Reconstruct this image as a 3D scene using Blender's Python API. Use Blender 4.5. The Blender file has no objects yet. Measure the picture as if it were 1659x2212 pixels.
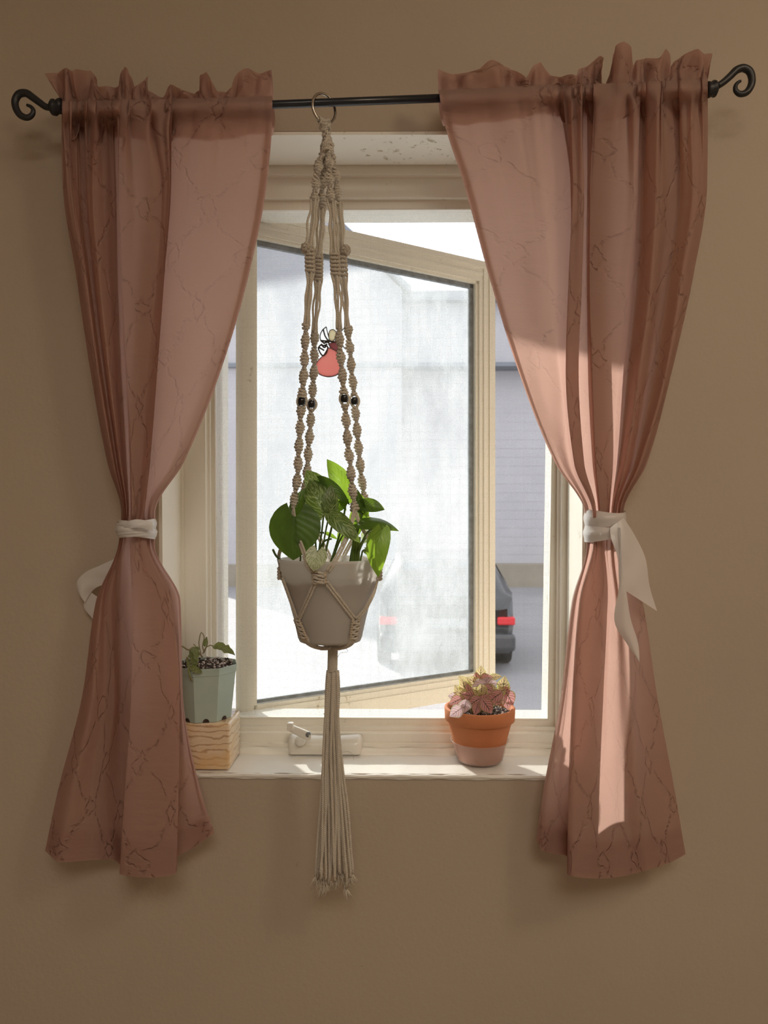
import bpy, math, random
import numpy as np
from mathutils import Vector, Matrix

random.seed(7)
rng = np.random.default_rng(7)
SC = bpy.context.scene
COL = SC.collection
CAMZ, CAMY, F, W0, H0 = 1.45, -1.30, 1600.0, 1659.0, 2212.0
YAW = math.radians(1.0)

# ------------------------------------------------------------------ camera
cd = bpy.data.cameras.new('camera'); cam = bpy.data.objects.new('camera', cd); COL.objects.link(cam)
cd.sensor_fit = 'HORIZONTAL'; cd.sensor_width = 36.0; cd.lens = F/W0*36.0
cam.location = (0, CAMY, CAMZ); cam.rotation_euler = (math.radians(90), 0, YAW)
cd.clip_start = 0.05; cd.clip_end = 400
cd.dof.use_dof = True; cd.dof.focus_distance = 1.24; cd.dof.aperture_fstop = 11.0
SC.camera = cam

# ------------------------------------------------------------------ world, sun, lamp, exposure
SC.view_settings.view_transform = 'Standard'; SC.view_settings.look = 'None'
SC.view_settings.gamma = 1.0; SC.view_settings.use_curve_mapping = False
SC.view_settings.exposure = 0.0
SC.cycles.max_bounces = 14; SC.cycles.transparent_max_bounces = 24
SC.cycles.transmission_bounces = 10; SC.cycles.diffuse_bounces = 6
wd = bpy.data.worlds.new('sky'); SC.world = wd; wd.use_nodes = True
nt = wd.node_tree; nt.nodes.clear()
o_ = nt.nodes.new('ShaderNodeOutputWorld'); b_ = nt.nodes.new('ShaderNodeBackground')
tc = nt.nodes.new('ShaderNodeTexCoord'); nz = nt.nodes.new('ShaderNodeTexNoise'); rp = nt.nodes.new('ShaderNodeValToRGB')
nz.inputs['Scale'].default_value = 4.0; nz.inputs['Detail'].default_value = 5
rp.color_ramp.elements[0].position = .38; rp.color_ramp.elements[0].color = (.76, .81, .90, 1)
rp.color_ramp.elements[1].position = .62; rp.color_ramp.elements[1].color = (.95, .96, .98, 1)
b_.inputs['Strength'].default_value = 1.9
nt.links.new(tc.outputs['Generated'], nz.inputs['Vector']); nt.links.new(nz.outputs['Fac'], rp.inputs['Fac'])
nt.links.new(rp.outputs['Color'], b_.inputs['Color']); nt.links.new(b_.outputs[0], o_.inputs[0])

sun = bpy.data.lights.new('sun', 'SUN'); sun.energy = 11.5; sun.angle = math.radians(1.6); sun.color = (1, .94, .84)
so = bpy.data.objects.new('sun', sun); COL.objects.link(so)
so.rotation_euler = Vector((0.62, -1.0, -0.60)).to_track_quat('-Z', 'Y').to_euler()

lamp = bpy.data.lights.new('room_lamp', 'POINT'); lamp.energy = 16.5; lamp.shadow_soft_size = .14; lamp.color = (1, .83, .63)
lo = bpy.data.objects.new('room_lamp', lamp); COL.objects.link(lo); lo.location = (1.25, -1.45, 2.62)
fl = bpy.data.lights.new('room_fill', 'AREA'); fl.shape = 'DISK'; fl.size = 1.1; fl.energy = 26; fl.color = (1, .91, .80)  # soft fill light added to lift the room, not a real fixture
fo = bpy.data.objects.new('room_fill', fl); COL.objects.link(fo); fo.location = (.2, -2.5, 2.72)

# ------------------------------------------------------------------ helpers
def P(px, py, Y):
    a = (px-829.5)/F; b = (1106-py)/F
    s, c = math.sin(YAW), math.cos(YAW)
    dx, dy, dz = c*a-s, s*a+c, b
    t = (Y-CAMY)/dy
    return Vector((dx*t, Y, CAMZ+dz*t))
def MPX(Y): return (Y-CAMY)/F

class MB:
    def __init__(s): s.v = []; s.f = []; s.uv = {}
    def add(s, vs, fs, uvs=None):
        o = len(s.v); s.v += [tuple(v) for v in vs]
        for f in fs: s.f.append(tuple(i+o for i in f))
        if uvs is not None:
            for i, u in enumerate(uvs): s.uv[o+i] = u
        return s
    def box(s, x0, x1, y0, y1, z0, z1):
        vs = [(x, y, z) for x in (x0, x1) for y in (y0, y1) for z in (z0, z1)]
        return s.add(vs, [(0,1,3,2),(4,6,7,5),(0,4,5,1),(2,3,7,6),(0,2,6,4),(1,5,7,3)])
    def grid(s, pts, uvs=None, closed_u=False, closed_v=False, flip=False):
        nv, nu = len(pts), len(pts[0])
        vs = [p for r in pts for p in r]; fs = []
        for i in range(nv if closed_v else nv-1):
            for j in range(nu if closed_u else nu-1):
                a, b = i*nu+j, i*nu+(j+1) % nu
                c, d = ((i+1) % nv)*nu+(j+1) % nu, ((i+1) % nv)*nu+j
                fs.append((a, d, c, b) if flip else (a, b, c, d))
        return s.add(vs, fs, [u for r in uvs for u in r] if uvs is not None else None)
    def tube(s, pts, rad, n=8, closed=False, caps=True, sx=1.0):
        pts = [Vector(p) for p in pts]; m = len(pts)
        if not hasattr(rad, '__len__'): rad = [rad]*m
        T = []
        for i in range(m):
            a = pts[(i-1) % m] if (closed or i > 0) else pts[i]; b = pts[(i+1) % m] if (closed or i < m-1) else pts[i]
            t = b-a
            T.append(t.normalized() if t.length > 1e-9 else Vector((0, 0, 1)))
        up = Vector((0, 1, 0)) if abs(T[0].y) < .9 else Vector((1, 0, 0))
        N = (up-T[0]*up.dot(T[0])).normalized(); rows = []; uvs = []; L = 0
        for i in range(m):
            if i: L += (pts[i]-pts[i-1]).length; N = (N-T[i]*N.dot(T[i])).normalized()
            B = T[i].cross(N)
            rows.append([pts[i]+(N*math.cos(2*math.pi*k/n)*sx+B*math.sin(2*math.pi*k/n))*rad[i] for k in range(n)])
            uvs.append([(k/n, L) for k in range(n)])
        o = len(s.v); s.grid(rows, uvs, closed_u=True, closed_v=closed)
        if caps and not closed:
            s.f.append(tuple(o+k for k in range(n))[::-1]); s.f.append(tuple(o+(m-1)*n+k for k in range(n)))
        return s
    def lathe(s, prof, c, n=48, caps=False, rot=0, sq=None):
        rows = []; uvs = []
        for (r, z) in prof:
            rows.append([(c[0]+r*math.cos(2*math.pi*k/n+rot), c[1]+r*math.sin(2*math.pi*k/n+rot), c[2]+z) for k in range(n)])
            uvs.append([(k/n, z) for k in range(n)])
        o = len(s.v); s.grid(rows, uvs, closed_u=True)
        if caps:
            s.f.append(tuple(o+k for k in range(n))[::-1]); s.f.append(tuple(o+(len(prof)-1)*n+k for k in range(n)))
        return s
    def ball(s, c, r, n=10, m=7, sz=1.0, jit=0):
        rows = []
        for i in range(m+1):
            th = math.pi*i/m
            rows.append([(c[0]+r*math.sin(th)*math.cos(2*math.pi*k/n), c[1]+r*math.sin(th)*math.sin(2*math.pi*k/n), c[2]+r*sz*math.cos(th)) for k in range(n)])
        return s.grid(rows, closed_u=True)
    def rbox(s, x0, x1, y0, y1, z0, z1, r=.004, seg=3):
        # rounded box: superellipsoid-like from offset corner grid
        cx, cy, cz = (x0+x1)/2, (y0+y1)/2, (z0+z1)/2; hx, hy, hz = (x1-x0)/2-r, (y1-y0)/2-r, (z1-z0)/2-r
        n = 4*(seg+1); rows = []
        angs = [(q, q*90+90*i/seg) for q in range(4) for i in range(seg+1)]
        lat = [-90+90*i/seg for i in range(seg+1)]+[90*i/seg for i in range(seg+1)]
        sg = [(1, 1), (-1, 1), (-1, -1), (1, -1)]
        for li, la in enumerate(lat):
            zc = cz+(hz if li > seg else -hz)+r*math.sin(math.radians(la)); rr = r*math.cos(math.radians(la)); row = []
            for q, a in angs:
                a = math.radians(a); row.append((cx+sg[q][0]*hx+rr*math.cos(a), cy+sg[q][1]*hy+rr*math.sin(a), zc))
            rows.append(row)
        o = len(s.v); s.grid(rows, closed_u=True)
        s.f.append(tuple(o+k for k in range(n))[::-1]); s.f.append(tuple(o+(len(rows)-1)*n+k for k in range(n)))
        return s
    def mesh(s, name, m=None, smooth=False):
        me = bpy.data.meshes.new(name); me.from_pydata(s.v, [], s.f); me.update()
        if s.uv:
            ul = me.uv_layers.new(name='UVMap'); li = np.empty(len(me.loops), np.int32); me.loops.foreach_get('vertex_index', li)
            arr = np.zeros((len(s.v), 2), np.float32)
            for k, u in s.uv.items(): arr[k] = u
            ul.data.foreach_set('uv', arr[li].ravel())
        if m: me.materials.append(m)
        if smooth: me.polygons.foreach_set('use_smooth', [True]*len(me.polygons))
        return me
    def build(s, name, m, parent=None, smooth=False, loc=(0, 0, 0)):
        o = bpy.data.objects.new(name, s.mesh(name, m, smooth)); COL.objects.link(o); o.location = loc
        if parent is not None: o.parent = parent
        return o

def empty(name, loc=(0, 0, 0), parent=None):
    o = bpy.data.objects.new(name, None); COL.objects.link(o); o.location = loc; o.empty_display_size = .05
    if parent is not None: o.parent = parent
    return o
def rebase(root, loc):
    """move an Empty to a thing's base and keep its children where they are"""
    loc = Vector(loc)
    for ch in root.children: ch.location = Vector(ch.location)-loc
    root.location = Vector(root.location)+loc
def tag(o, label=None, cat=None, group=None, kind=None):
    for k, v in (('label', label), ('category', cat), ('group', group), ('kind', kind)):
        if v: o[k] = v
    return o

def pchip(xs, ys, q):
    """xs (n,), ys (n,m) -> (len(q), m), Fritsch-Carlson"""
    xs = np.asarray(xs, float); ys = np.asarray(ys, float); h = np.diff(xs)[:, None]; dl = np.diff(ys, axis=0)/h
    n = len(xs); m = np.zeros_like(ys)
    if n > 2:
        w1 = 2*h[1:]+h[:-1]; w2 = h[1:]+2*h[:-1]; a, b = dl[:-1], dl[1:]
        with np.errstate(divide='ignore', invalid='ignore'):
            hm = (w1+w2)/(w1/a+w2/b)
        m[1:-1] = np.where(a*b > 0, hm, 0)
    m[0] = dl[0]; m[-1] = dl[-1]
    q = np.asarray(q, float); i = np.clip(np.searchsorted(xs, q, side='right')-1, 0, n-2)
    hh = h[i]; t = ((q-xs[i])[:, None])/hh
    return ((2*t**3-3*t**2+1)*ys[i]+(t**3-2*t**2+t)*hh*m[i]+(-2*t**3+3*t**2)*ys[i+1]+(t**3-t**2)*hh*m[i+1])
def curve(pts, n):
    p = np.array([tuple(v) for v in pts], float); s = np.r_[0, np.cumsum(np.linalg.norm(np.diff(p, axis=0), axis=1))]
    q = np.linspace(0, s[-1], n); m = np.gradient(p, s, axis=0) if len(p) > 2 else None
    if m is None: return [Vector(p[0]*(1-t)+p[1]*t) for t in np.linspace(0, 1, n)]
    i = np.clip(np.searchsorted(s, q, side='right')-1, 0, len(s)-2); h = (s[i+1]-s[i])[:, None]; t = (q-s[i])[:, None]/h
    r = (2*t**3-3*t**2+1)*p[i]+(t**3-2*t**2+t)*h*m[i]+(-2*t**3+3*t**2)*p[i+1]+(t**3-t**2)*h*m[i+1]
    return [Vector(v) for v in r]

# ------------------------------------------------------------------ materials
def newmat(name):
    m = bpy.data.materials.new(name); m.use_nodes = True; t = m.node_tree; t.nodes.clear()
    out = t.nodes.new('ShaderNodeOutputMaterial'); return m, t, out
def N(t, kind, **kw):
    n = t.nodes.new(kind)
    for k, v in kw.items():
        if k in n.inputs: n.inputs[k].default_value = v
        else: setattr(n, k, v)
    return n
def mathn(t, op, a, b=None, c=None):
    n = t.nodes.new('ShaderNodeMath'); n.operation = op
    for i, x in enumerate((a, b, c)):
        if x is None: continue
        if isinstance(x, (int, float)): n.inputs[i].default_value = x
        else: t.links.new(x, n.inputs[i])
    return n.outputs[0]
def ramp(t, fac, stops):
    r = t.nodes.new('ShaderNodeValToRGB'); e = r.color_ramp.elements
    while len(e) < len(stops): e.new(.5)
    for k, (p, c) in enumerate(stops): e[k].position = p; e[k].color = (*c, 1)
    t.links.new(fac, r.inputs[0]); return r.outputs[0]
def coords(t, which='Object', scale=None):
    c = t.nodes.new('ShaderNodeTexCoord')
    if scale is None: return c.outputs[which]
    mp = t.nodes.new('ShaderNodeMapping'); mp.inputs['Scale'].default_value = scale
    t.links.new(c.outputs[which], mp.inputs['Vector']); return mp.outputs[0]
def bump(t, h, dist, strength=1.0):
    b = N(t, 'ShaderNodeBump', Strength=strength, Distance=dist); t.links.new(h, b.inputs['Height']); return b.outputs[0]
def noise(t, vec, scale, detail=3, rough=.5):
    n = N(t, 'ShaderNodeTexNoise', Scale=scale, Detail=detail, Roughness=rough); t.links.new(vec, n.inputs['Vector']); return n.outputs['Fac']

def simple(name, c1, c2=None, rough=.5, sc=8, bsc=None, bd=.0005, metal=0, spec=.5, which='Object', lo=.35, hi=.65, coat=0):
    m, t, out = newmat(name); b = N(t, 'ShaderNodeBsdfPrincipled', Roughness=rough, Metallic=metal)
    b.inputs['Specular IOR Level'].default_value = spec; b.inputs['Coat Weight'].default_value = coat
    v = coords(t, which)
    t.links.new(ramp(t, noise(t, v, sc, 4), [(lo, c1), (hi, c2 or c1)]), b.inputs['Base Color'])
    if bsc: t.links.new(bump(t, noise(t, v, bsc, 3), bd), b.inputs['Normal'])
    t.links.new(b.outputs[0], out.inputs[0]); return m

def painted(name, base, dirt, rough=.35):
    """old gloss paint with chips and stains"""
    m, t, out = newmat(name); b = N(t, 'ShaderNodeBsdfPrincipled', Roughness=rough); v = coords(t, 'Object')
    n1 = noise(t, v, 3, 4); big = ramp(t, n1, [(.35, base), (.7, tuple(x*.93 for x in base))])
    ch = noise(t, coords(t, 'Object', (1, 1, .45)), 60, 6, .7); ar = noise(t, v, 4.0, 2)
    mask = ramp(t, mathn(t, 'ADD', ch, mathn(t, 'MULTIPLY', mathn(t, 'SUBTRACT', ar, .5), .6)), [(.69, (0, 0, 0)), (.73, (1, 1, 1))])
    mx = N(t, 'ShaderNodeMix', data_type='RGBA'); t.links.new(mask, mx.inputs[0]); t.links.new(big, mx.inputs[6]); mx.inputs[7].default_value = (*dirt, 1)
    t.links.new(mx.outputs[2], b.inputs['Base Color'])
    t.links.new(bump(t, mathn(t, 'SUBTRACT', noise(t, coords(t, 'Object', (1, 1, .3)), 90, 3), mathn(t, 'MULTIPLY', mask, .5)), .0006), b.inputs['Normal'])
    t.links.new(b.outputs[0], out.inputs[0]); return m

def translucent(name, colnode, trans, rough=.6, bumpfn=None, spec=.3, tcol=None):
    m, t, out = newmat(name); b = N(t, 'ShaderNodeBsdfPrincipled', Roughness=rough); b.inputs['Specular IOR Level'].default_value = spec
    tr = t.nodes.new('ShaderNodeBsdfTranslucent'); mx = t.nodes.new('ShaderNodeMixShader'); mx.inputs[0].default_value = trans
    c = colnode(t); t.links.new(c, b.inputs['Base Color'])
    if tcol: t.links.new(tcol(t, c), tr.inputs['Color'])
    else: t.links.new(c, tr.inputs['Color'])
    if bumpfn:
        nn = bumpfn(t); t.links.new(nn, b.inputs['Normal'])
        if 'curtain' not in name: t.links.new(nn, tr.inputs['Normal'])
    t.links.new(b.outputs[0], mx.inputs[1]); t.links.new(tr.outputs[0], mx.inputs[2]); t.links.new(mx.outputs[0], out.inputs[0]); return m

def solid(c): return lambda t: ramp(t, noise(t, coords(t), 5), [(.3, c), (.7, tuple(x*.94 for x in c))])

def wall_bump(t):
    v = coords(t, 'Object'); return bump(t, mathn(t, 'ADD', noise(t, v, 110, 3), mathn(t, 'MULTIPLY', noise(t, v, 9, 2), 1.5)), .0009, .8)
M = {}
def mk_wall():
    m, t, out = newmat('wall_paint'); b = N(t, 'ShaderNodeBsdfPrincipled', Roughness=.62)
    b.inputs['Specular IOR Level'].default_value = .35
    v = coords(t, 'Object')
    t.links.new(ramp(t, noise(t, v, 2.2, 4), [(.3, (.46, .385, .30)), (.7, (.43, .358, .28))]), b.inputs['Base Color'])
    t.links.new(wall_bump(t), b.inputs['Normal']); t.links.new(b.outputs[0], out.inputs[0]); return m
M['wall'] = mk_wall()
M['trim'] = painted('cream_trim_paint', (.88, .85, .76), (.50, .44, .30))
M['sill'] = painted('white_sill_paint', (.82, .80, .74), (.60, .53, .42))
M['sash'] = painted('sash_paint', (.86, .80, .66), (.60, .50, .34))
M['floor'] = simple('floor_carpet', (.52, .47, .40), (.46, .41, .35), .9, 6)
M['ceiling'] = simple('ceiling_paint', (.75, .70, .62), None, .8)
M['black'] = simple('black_iron', (.012, .012, .014), (.02, .02, .022), .42, 30, 200, .0003)
M['rodm'] = simple('black_rod_enamel', (.010, .012, .018), None, .28)
M['steel'] = simple('brushed_steel', (.42, .38, .33), (.5, .46, .4), .22, 30, metal=1)
M['terra'] = simple('terracotta', (.62, .235, .105), (.53, .19, .08), .75, 9, 260, .0004, spec=.25)
M['seafoam'] = simple('sea_green_plastic', (.44, .54, .48), (.40, .50, .45), .38, 22, spec=.4)
M['soil'] = simple('potting_soil', (.035, .022, .016), (.09, .06, .045), .9, 160, 120, .004)
M['perlite'] = simple('perlite', (.78, .70, .66), (.6, .5, .46), .8, 90)
M['crank'] = simple('crank_enamel', (.78, .75, .68), (.74, .71, .64), .22, 10, coat=.3)
M['bead'] = simple('black_bead', (.006, .006, .007), None, .15)
M['spacer'] = simple('grey_spacer', (.22, .24, .25), (.14, .15, .15), .5, 60)
M['lead'] = simple('lead_came', (.04, .032, .028), (.08, .065, .055), .35, 60, metal=.6)
M['ribbon'] = translucent('white_satin_ribbon', solid((.80, .77, .74)), .28, .28, spec=.6)
M['potw'] = translucent('white_translucent_plastic', solid((.86, .83, .79)), .60, .35, spec=.4)
M['wire'] = simple('screen_wire', (.20, .195, .18), None, .5)
M['stem'] = translucent('pothos_stem', solid((.16, .24, .05)), .3, .4)
M['stem2'] = simple('fittonia_stem', (.22, .25, .08), (.3, .2, .12), .5, 60)

def cord_mat():
    m, t, out = newmat('cotton_cord'); b = N(t, 'ShaderNodeBsdfPrincipled', Roughness=.9); b.inputs['Specular IOR Level'].default_value = .1
    b.inputs['Sheen Weight'].default_value = .3
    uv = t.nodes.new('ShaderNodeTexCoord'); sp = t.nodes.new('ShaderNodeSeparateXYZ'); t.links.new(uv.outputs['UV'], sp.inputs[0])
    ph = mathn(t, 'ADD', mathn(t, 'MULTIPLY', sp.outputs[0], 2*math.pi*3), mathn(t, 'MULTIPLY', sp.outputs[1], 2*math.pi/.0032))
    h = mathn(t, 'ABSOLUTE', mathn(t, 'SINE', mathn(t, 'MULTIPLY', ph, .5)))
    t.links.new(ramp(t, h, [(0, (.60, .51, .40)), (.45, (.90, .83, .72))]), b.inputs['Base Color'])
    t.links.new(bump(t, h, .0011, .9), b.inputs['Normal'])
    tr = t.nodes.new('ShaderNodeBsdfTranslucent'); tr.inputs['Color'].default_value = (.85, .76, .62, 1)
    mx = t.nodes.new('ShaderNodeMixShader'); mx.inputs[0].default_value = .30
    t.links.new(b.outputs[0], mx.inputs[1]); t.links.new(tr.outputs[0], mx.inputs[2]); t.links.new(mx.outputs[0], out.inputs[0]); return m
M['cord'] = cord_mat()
M['fray'] = translucent('frayed_cotton', solid((.88, .82, .72)), .4, .9, spec=.1)

def fabric_bump(t):
    uv = t.nodes.new('ShaderNodeTexCoord').outputs['UV']
    # wobble
    nn = N(t, 'ShaderNodeTexNoise', Scale=26.0, Detail=3.0); t.links.new(uv, nn.inputs['Vector'])
    vm = t.nodes.new('ShaderNodeVectorMath'); vm.operation = 'MULTIPLY_ADD'; t.links.new(nn.outputs['Color'], vm.inputs[0])
    vm.inputs[1].default_value = (.040, .040, 0); t.links.new(uv, vm.inputs[2])
    sp = t.nodes.new('ShaderNodeSeparateXYZ'); t.links.new(vm.outputs[0], sp.inputs[0])
    u = mathn(t, 'MULTIPLY', sp.outputs[0], 1/.098); v = mathn(t, 'MULTIPLY', sp.outputs[1], 1/.165)
    def ln(x, w):  # ridge where x is an integer
        d = mathn(t, 'ABSOLUTE', mathn(t, 'SUBTRACT', mathn(t, 'FRACT', mathn(t, 'ADD', x, .5)), .5))
        return mathn(t, 'MAXIMUM', mathn(t, 'SUBTRACT', 1, mathn(t, 'DIVIDE', d, w)), 0), d
    l1, d1 = ln(mathn(t, 'ADD', u, v), .045); l2, d2 = ln(mathn(t, 'SUBTRACT', u, v), .045)
    cx = mathn(t, 'ADD', d1, d2); near = mathn(t, 'GREATER_THAN', cx, .22)
    ring = mathn(t, 'MAXIMUM', mathn(t, 'SUBTRACT', 1, mathn(t, 'DIVIDE', mathn(t, 'ABSOLUTE', mathn(t, 'SUBTRACT', mathn(t, 'MAXIMUM', d1, d2), .11)), .030)), 0)
    inr = mathn(t, 'MULTIPLY', ring, mathn(t, 'LESS_THAN', mathn(t, 'MINIMUM', d1, d2), .145))
    inr = mathn(t, 'MULTIPLY', inr, mathn(t, 'LESS_THAN', mathn(t, 'MAXIMUM', d1, d2), .18))
    lines = mathn(t, 'MULTIPLY', mathn(t, 'MAXIMUM', l1, l2), near)
    h = mathn(t, 'MAXIMUM', lines, inr)
    # the seam is gathered unevenly along its run
    ga = noise(t, uv, 150, 2); h = mathn(t, 'MULTIPLY', h, mathn(t, 'MAXIMUM', mathn(t, 'MULTIPLY', mathn(t, 'SUBTRACT', ga, .33), 3.2), .08))
    fine = noise(t, coords(t, 'UV', (300, 60, 1)), 6, 2)
    cr = noise(t, coords(t, 'UV', (1, 2.5, 1)), 20, 3)
    h = mathn(t, 'ADD', h, mathn(t, 'ADD', mathn(t, 'MULTIPLY', fine, .10), mathn(t, 'MULTIPLY', cr, .9)))
    return bump(t, mathn(t, 'MULTIPLY', h, -1), .0034, .9)
M['curtain'] = translucent('pink_curtain_cloth', solid((.44, .30, .25)), .46, .85, fabric_bump, .12,
                           tcol=lambda t, c: ramp(t, noise(t, coords(t), 5), [(.3, (.80, .50, .41)), (.7, (.77, .48, .40))]))

def leafmat(name, dark, lite, vari, amt, trans=.42, rough=.32):
    """pothos leaf: green with marbled paler streaks running out from the midrib"""
    def col(t):
        s0 = t.nodes.new('ShaderNodeSeparateXYZ'); t.links.new(coords(t, 'UV'), s0.inputs[0])
        a0 = mathn(t, 'ABSOLUTE', s0.outputs[0]); cb = t.nodes.new('ShaderNodeCombineXYZ')
        t.links.new(mathn(t, 'MULTIPLY', s0.outputs[0], 1.3), cb.inputs[0]); t.links.new(mathn(t, 'MULTIPLY', mathn(t, 'SUBTRACT', s0.outputs[1], mathn(t, 'MULTIPLY', a0, .5)), 9), cb.inputs[1])
        n = noise(t, cb.outputs[0], 2.2, 3, .6)
        base = ramp(t, noise(t, coords(t, 'UV', (2, 2, 1)), 1.2, 3), [(.35, dark), (.65, lite)])
        mk = ramp(t, n, [(amt, (1, 1, 1)), (amt+.07, (0, 0, 0))])
        mx = N(t, 'ShaderNodeMix', data_type='RGBA'); t.links.new(mk, mx.inputs[0]); t.links.new(base, mx.inputs[6]); mx.inputs[7].default_value = (*vari, 1)
        return mx.outputs[2]
    def bm(t):
        s = t.nodes.new('ShaderNodeSeparateXYZ'); t.links.new(coords(t, 'UV'), s.inputs[0])
        au = mathn(t, 'ABSOLUTE', s.outputs[0]); ph = mathn(t, 'SUBTRACT', mathn(t, 'MULTIPLY', s.outputs[1], 42), mathn(t, 'MULTIPLY', au, 20))
        h = mathn(t, 'MULTIPLY', mathn(t, 'SINE', ph), .3); mid = mathn(t, 'MINIMUM', mathn(t, 'MULTIPLY', au, 9), 1)
        return bump(t, mathn(t, 'ADD', h, mid), .0004, .8)
    return translucent(name, col, trans, rough, bm, .5, tcol=lambda t, c: _boost(t, c))
def _boost(t, c):
    mx = N(t, 'ShaderNodeMix', data_type='RGBA', blend_type='ADD'); mx.inputs[0].default_value = 1
    t.links.new(c, mx.inputs[6]); mx.inputs[7].default_value = (.16, .22, .0, 1); return mx.outputs[2]
M['leaf_dark'] = leafmat('pothos_leaf_dark', (.035, .085, .018), (.06, .13, .025), (.2, .3, .08), .0, .30)
M['leaf_mid'] = leafmat('pothos_leaf_marbled', (.05, .10, .025), (.08, .15, .03), (.30, .38, .16), .44, .32)
M['leaf_lite'] = leafmat('pothos_leaf_bright', (.12, .24, .03), (.20, .33, .05), (.4, .5, .2), .30, .5)
M['leaf_vari'] = leafmat('pothos_leaf_pale', (.16, .23, .07), (.22, .30, .09), (.62, .66, .48), .52, .35)
M['leaf_wilt'] = leafmat('wilted_leaf', (.12, .15, .06), (.20, .22, .09), (.3, .32, .15), .42, .2, .6)

def fitt(name, pink, edge, vein=(.08, .07, .03)):
    def col(t):
        s = t.nodes.new('ShaderNodeSeparateXYZ'); t.links.new(coords(t, 'UV'), s.inputs[0])
        n = noise(t, coords(t, 'UV'), 7, 3)
        au = mathn(t, 'ABSOLUTE', s.outputs[0]); w = mathn(t, 'MULTIPLY', mathn(t, 'SUBTRACT', n, .5), .5)
        ph = mathn(t, 'SUBTRACT', mathn(t, 'MULTIPLY', s.outputs[1], 5.5), mathn(t, 'MULTIPLY', au, 2.2))
        fr = mathn(t, 'ABSOLUTE', mathn(t, 'SUBTRACT', mathn(t, 'FRACT', mathn(t, 'ADD', ph, w)), .5))
        side = mathn(t, 'LESS_THAN', fr, .085)
        mid = mathn(t, 'LESS_THAN', au, .055)
        vm = mathn(t, 'MAXIMUM', mathn(t, 'MULTIPLY', side, mathn(t, 'LESS_THAN', au, .84)), mid)
        base = ramp(t, mathn(t, 'ADD', au, mathn(t, 'MULTIPLY', w, .6)), [(.72, pink), (.92, edge)])
        mx = N(t, 'ShaderNodeMix', data_type='RGBA'); t.links.new(vm, mx.inputs[0]); t.links.new(base, mx.inputs[6]); mx.inputs[7].default_value = (*vein, 1)
        return mx.outputs[2]
    return translucent(name, col, .42, .4, lambda t: bump(t, noise(t, coords(t, 'UV'), 6, 2), .0008), .3)
M['fit_pink'] = fitt('pink_veined_leaf', (.72, .36, .35), (.36, .26, .12))
M['fit_pale'] = fitt('pale_pink_leaf', (.88, .68, .72), (.50, .46, .34), (.30, .2, .22))
M['fit_yel'] = fitt('yellow_green_leaf', (.76, .60, .34), (.58, .60, .18))

def glassmat(name, haze, hc=(.66, .73, .77), lo=.8, hi=1.2, scale=7):
    """window glass with a film of dust that scatters light"""
    m, t, out = newmat(name); tr = t.nodes.new('ShaderNodeBsdfTransparent'); tr.inputs[0].default_value = (.74, .78, .80, 1)
    tl = t.nodes.new('ShaderNodeBsdfTranslucent'); tl.inputs[0].default_value = (*hc, 1)
    gl = t.nodes.new('ShaderNodeBsdfGlossy'); gl.inputs['Roughness'].default_value = .02
    a = t.nodes.new('ShaderNodeMixShader'); b = t.nodes.new('ShaderNodeMixShader'); b.inputs[0].default_value = .05
    v = coords(t, 'Object', (1, 1, .5)); n = noise(t, v, scale, 7, .72)
    f = mathn(t, 'MULTIPLY', mathn(t, 'ADD', lo, mathn(t, 'MULTIPLY', n, hi-lo)), haze)
    t.links.new(f, a.inputs[0]); t.links.new(tr.outputs[0], a.inputs[1]); t.links.new(tl.outputs[0], a.inputs[2])
    t.links.new(a.outputs[0], b.inputs[1]); t.links.new(gl.outputs[0], b.inputs[2]); t.links.new(b.outputs[0], out.inputs[0]); return m
M['glass'] = glassmat('dusty_sash_glass', .27, lo=.1, hi=2.1)
def clear():
    m, t, out = newmat('clear_plastic'); tr = t.nodes.new('ShaderNodeBsdfTransparent'); tr.inputs[0].default_value = (.93, .91, .90, 1)
    d = N(t, 'ShaderNodeBsdfPrincipled', Roughness=.15); d.inputs['Base Color'].default_value = (.95, .92, .90, 1)
    mx = t.nodes.new('ShaderNodeMixShader'); mx.inputs[0].default_value = .17
    t.links.new(tr.outputs[0], mx.inputs[1]); t.links.new(d.outputs[0], mx.inputs[2]); t.links.new(mx.outputs[0], out.inputs[0]); return m
M['clear'] = clear()
M['gpink'] = translucent('pink_stained_glass', solid((.70, .34, .32)), .8, .15, tcol=lambda t, c: ramp(t, noise(t, coords(t), 20), [(.3, (.66, .34, .32)), (.7, (.64, .37, .34))]))
M['gmauve'] = translucent('mauve_stained_glass', solid((.42, .20, .22)), .6, .15)
M['gcream'] = translucent('cream_stained_glass', solid((.80, .76, .62)), .6, .15)
M['gclear'] = glassmat('seedy_clear_glass', .5, (.95, .96, .97), .6, 1.4, 200)

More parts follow.
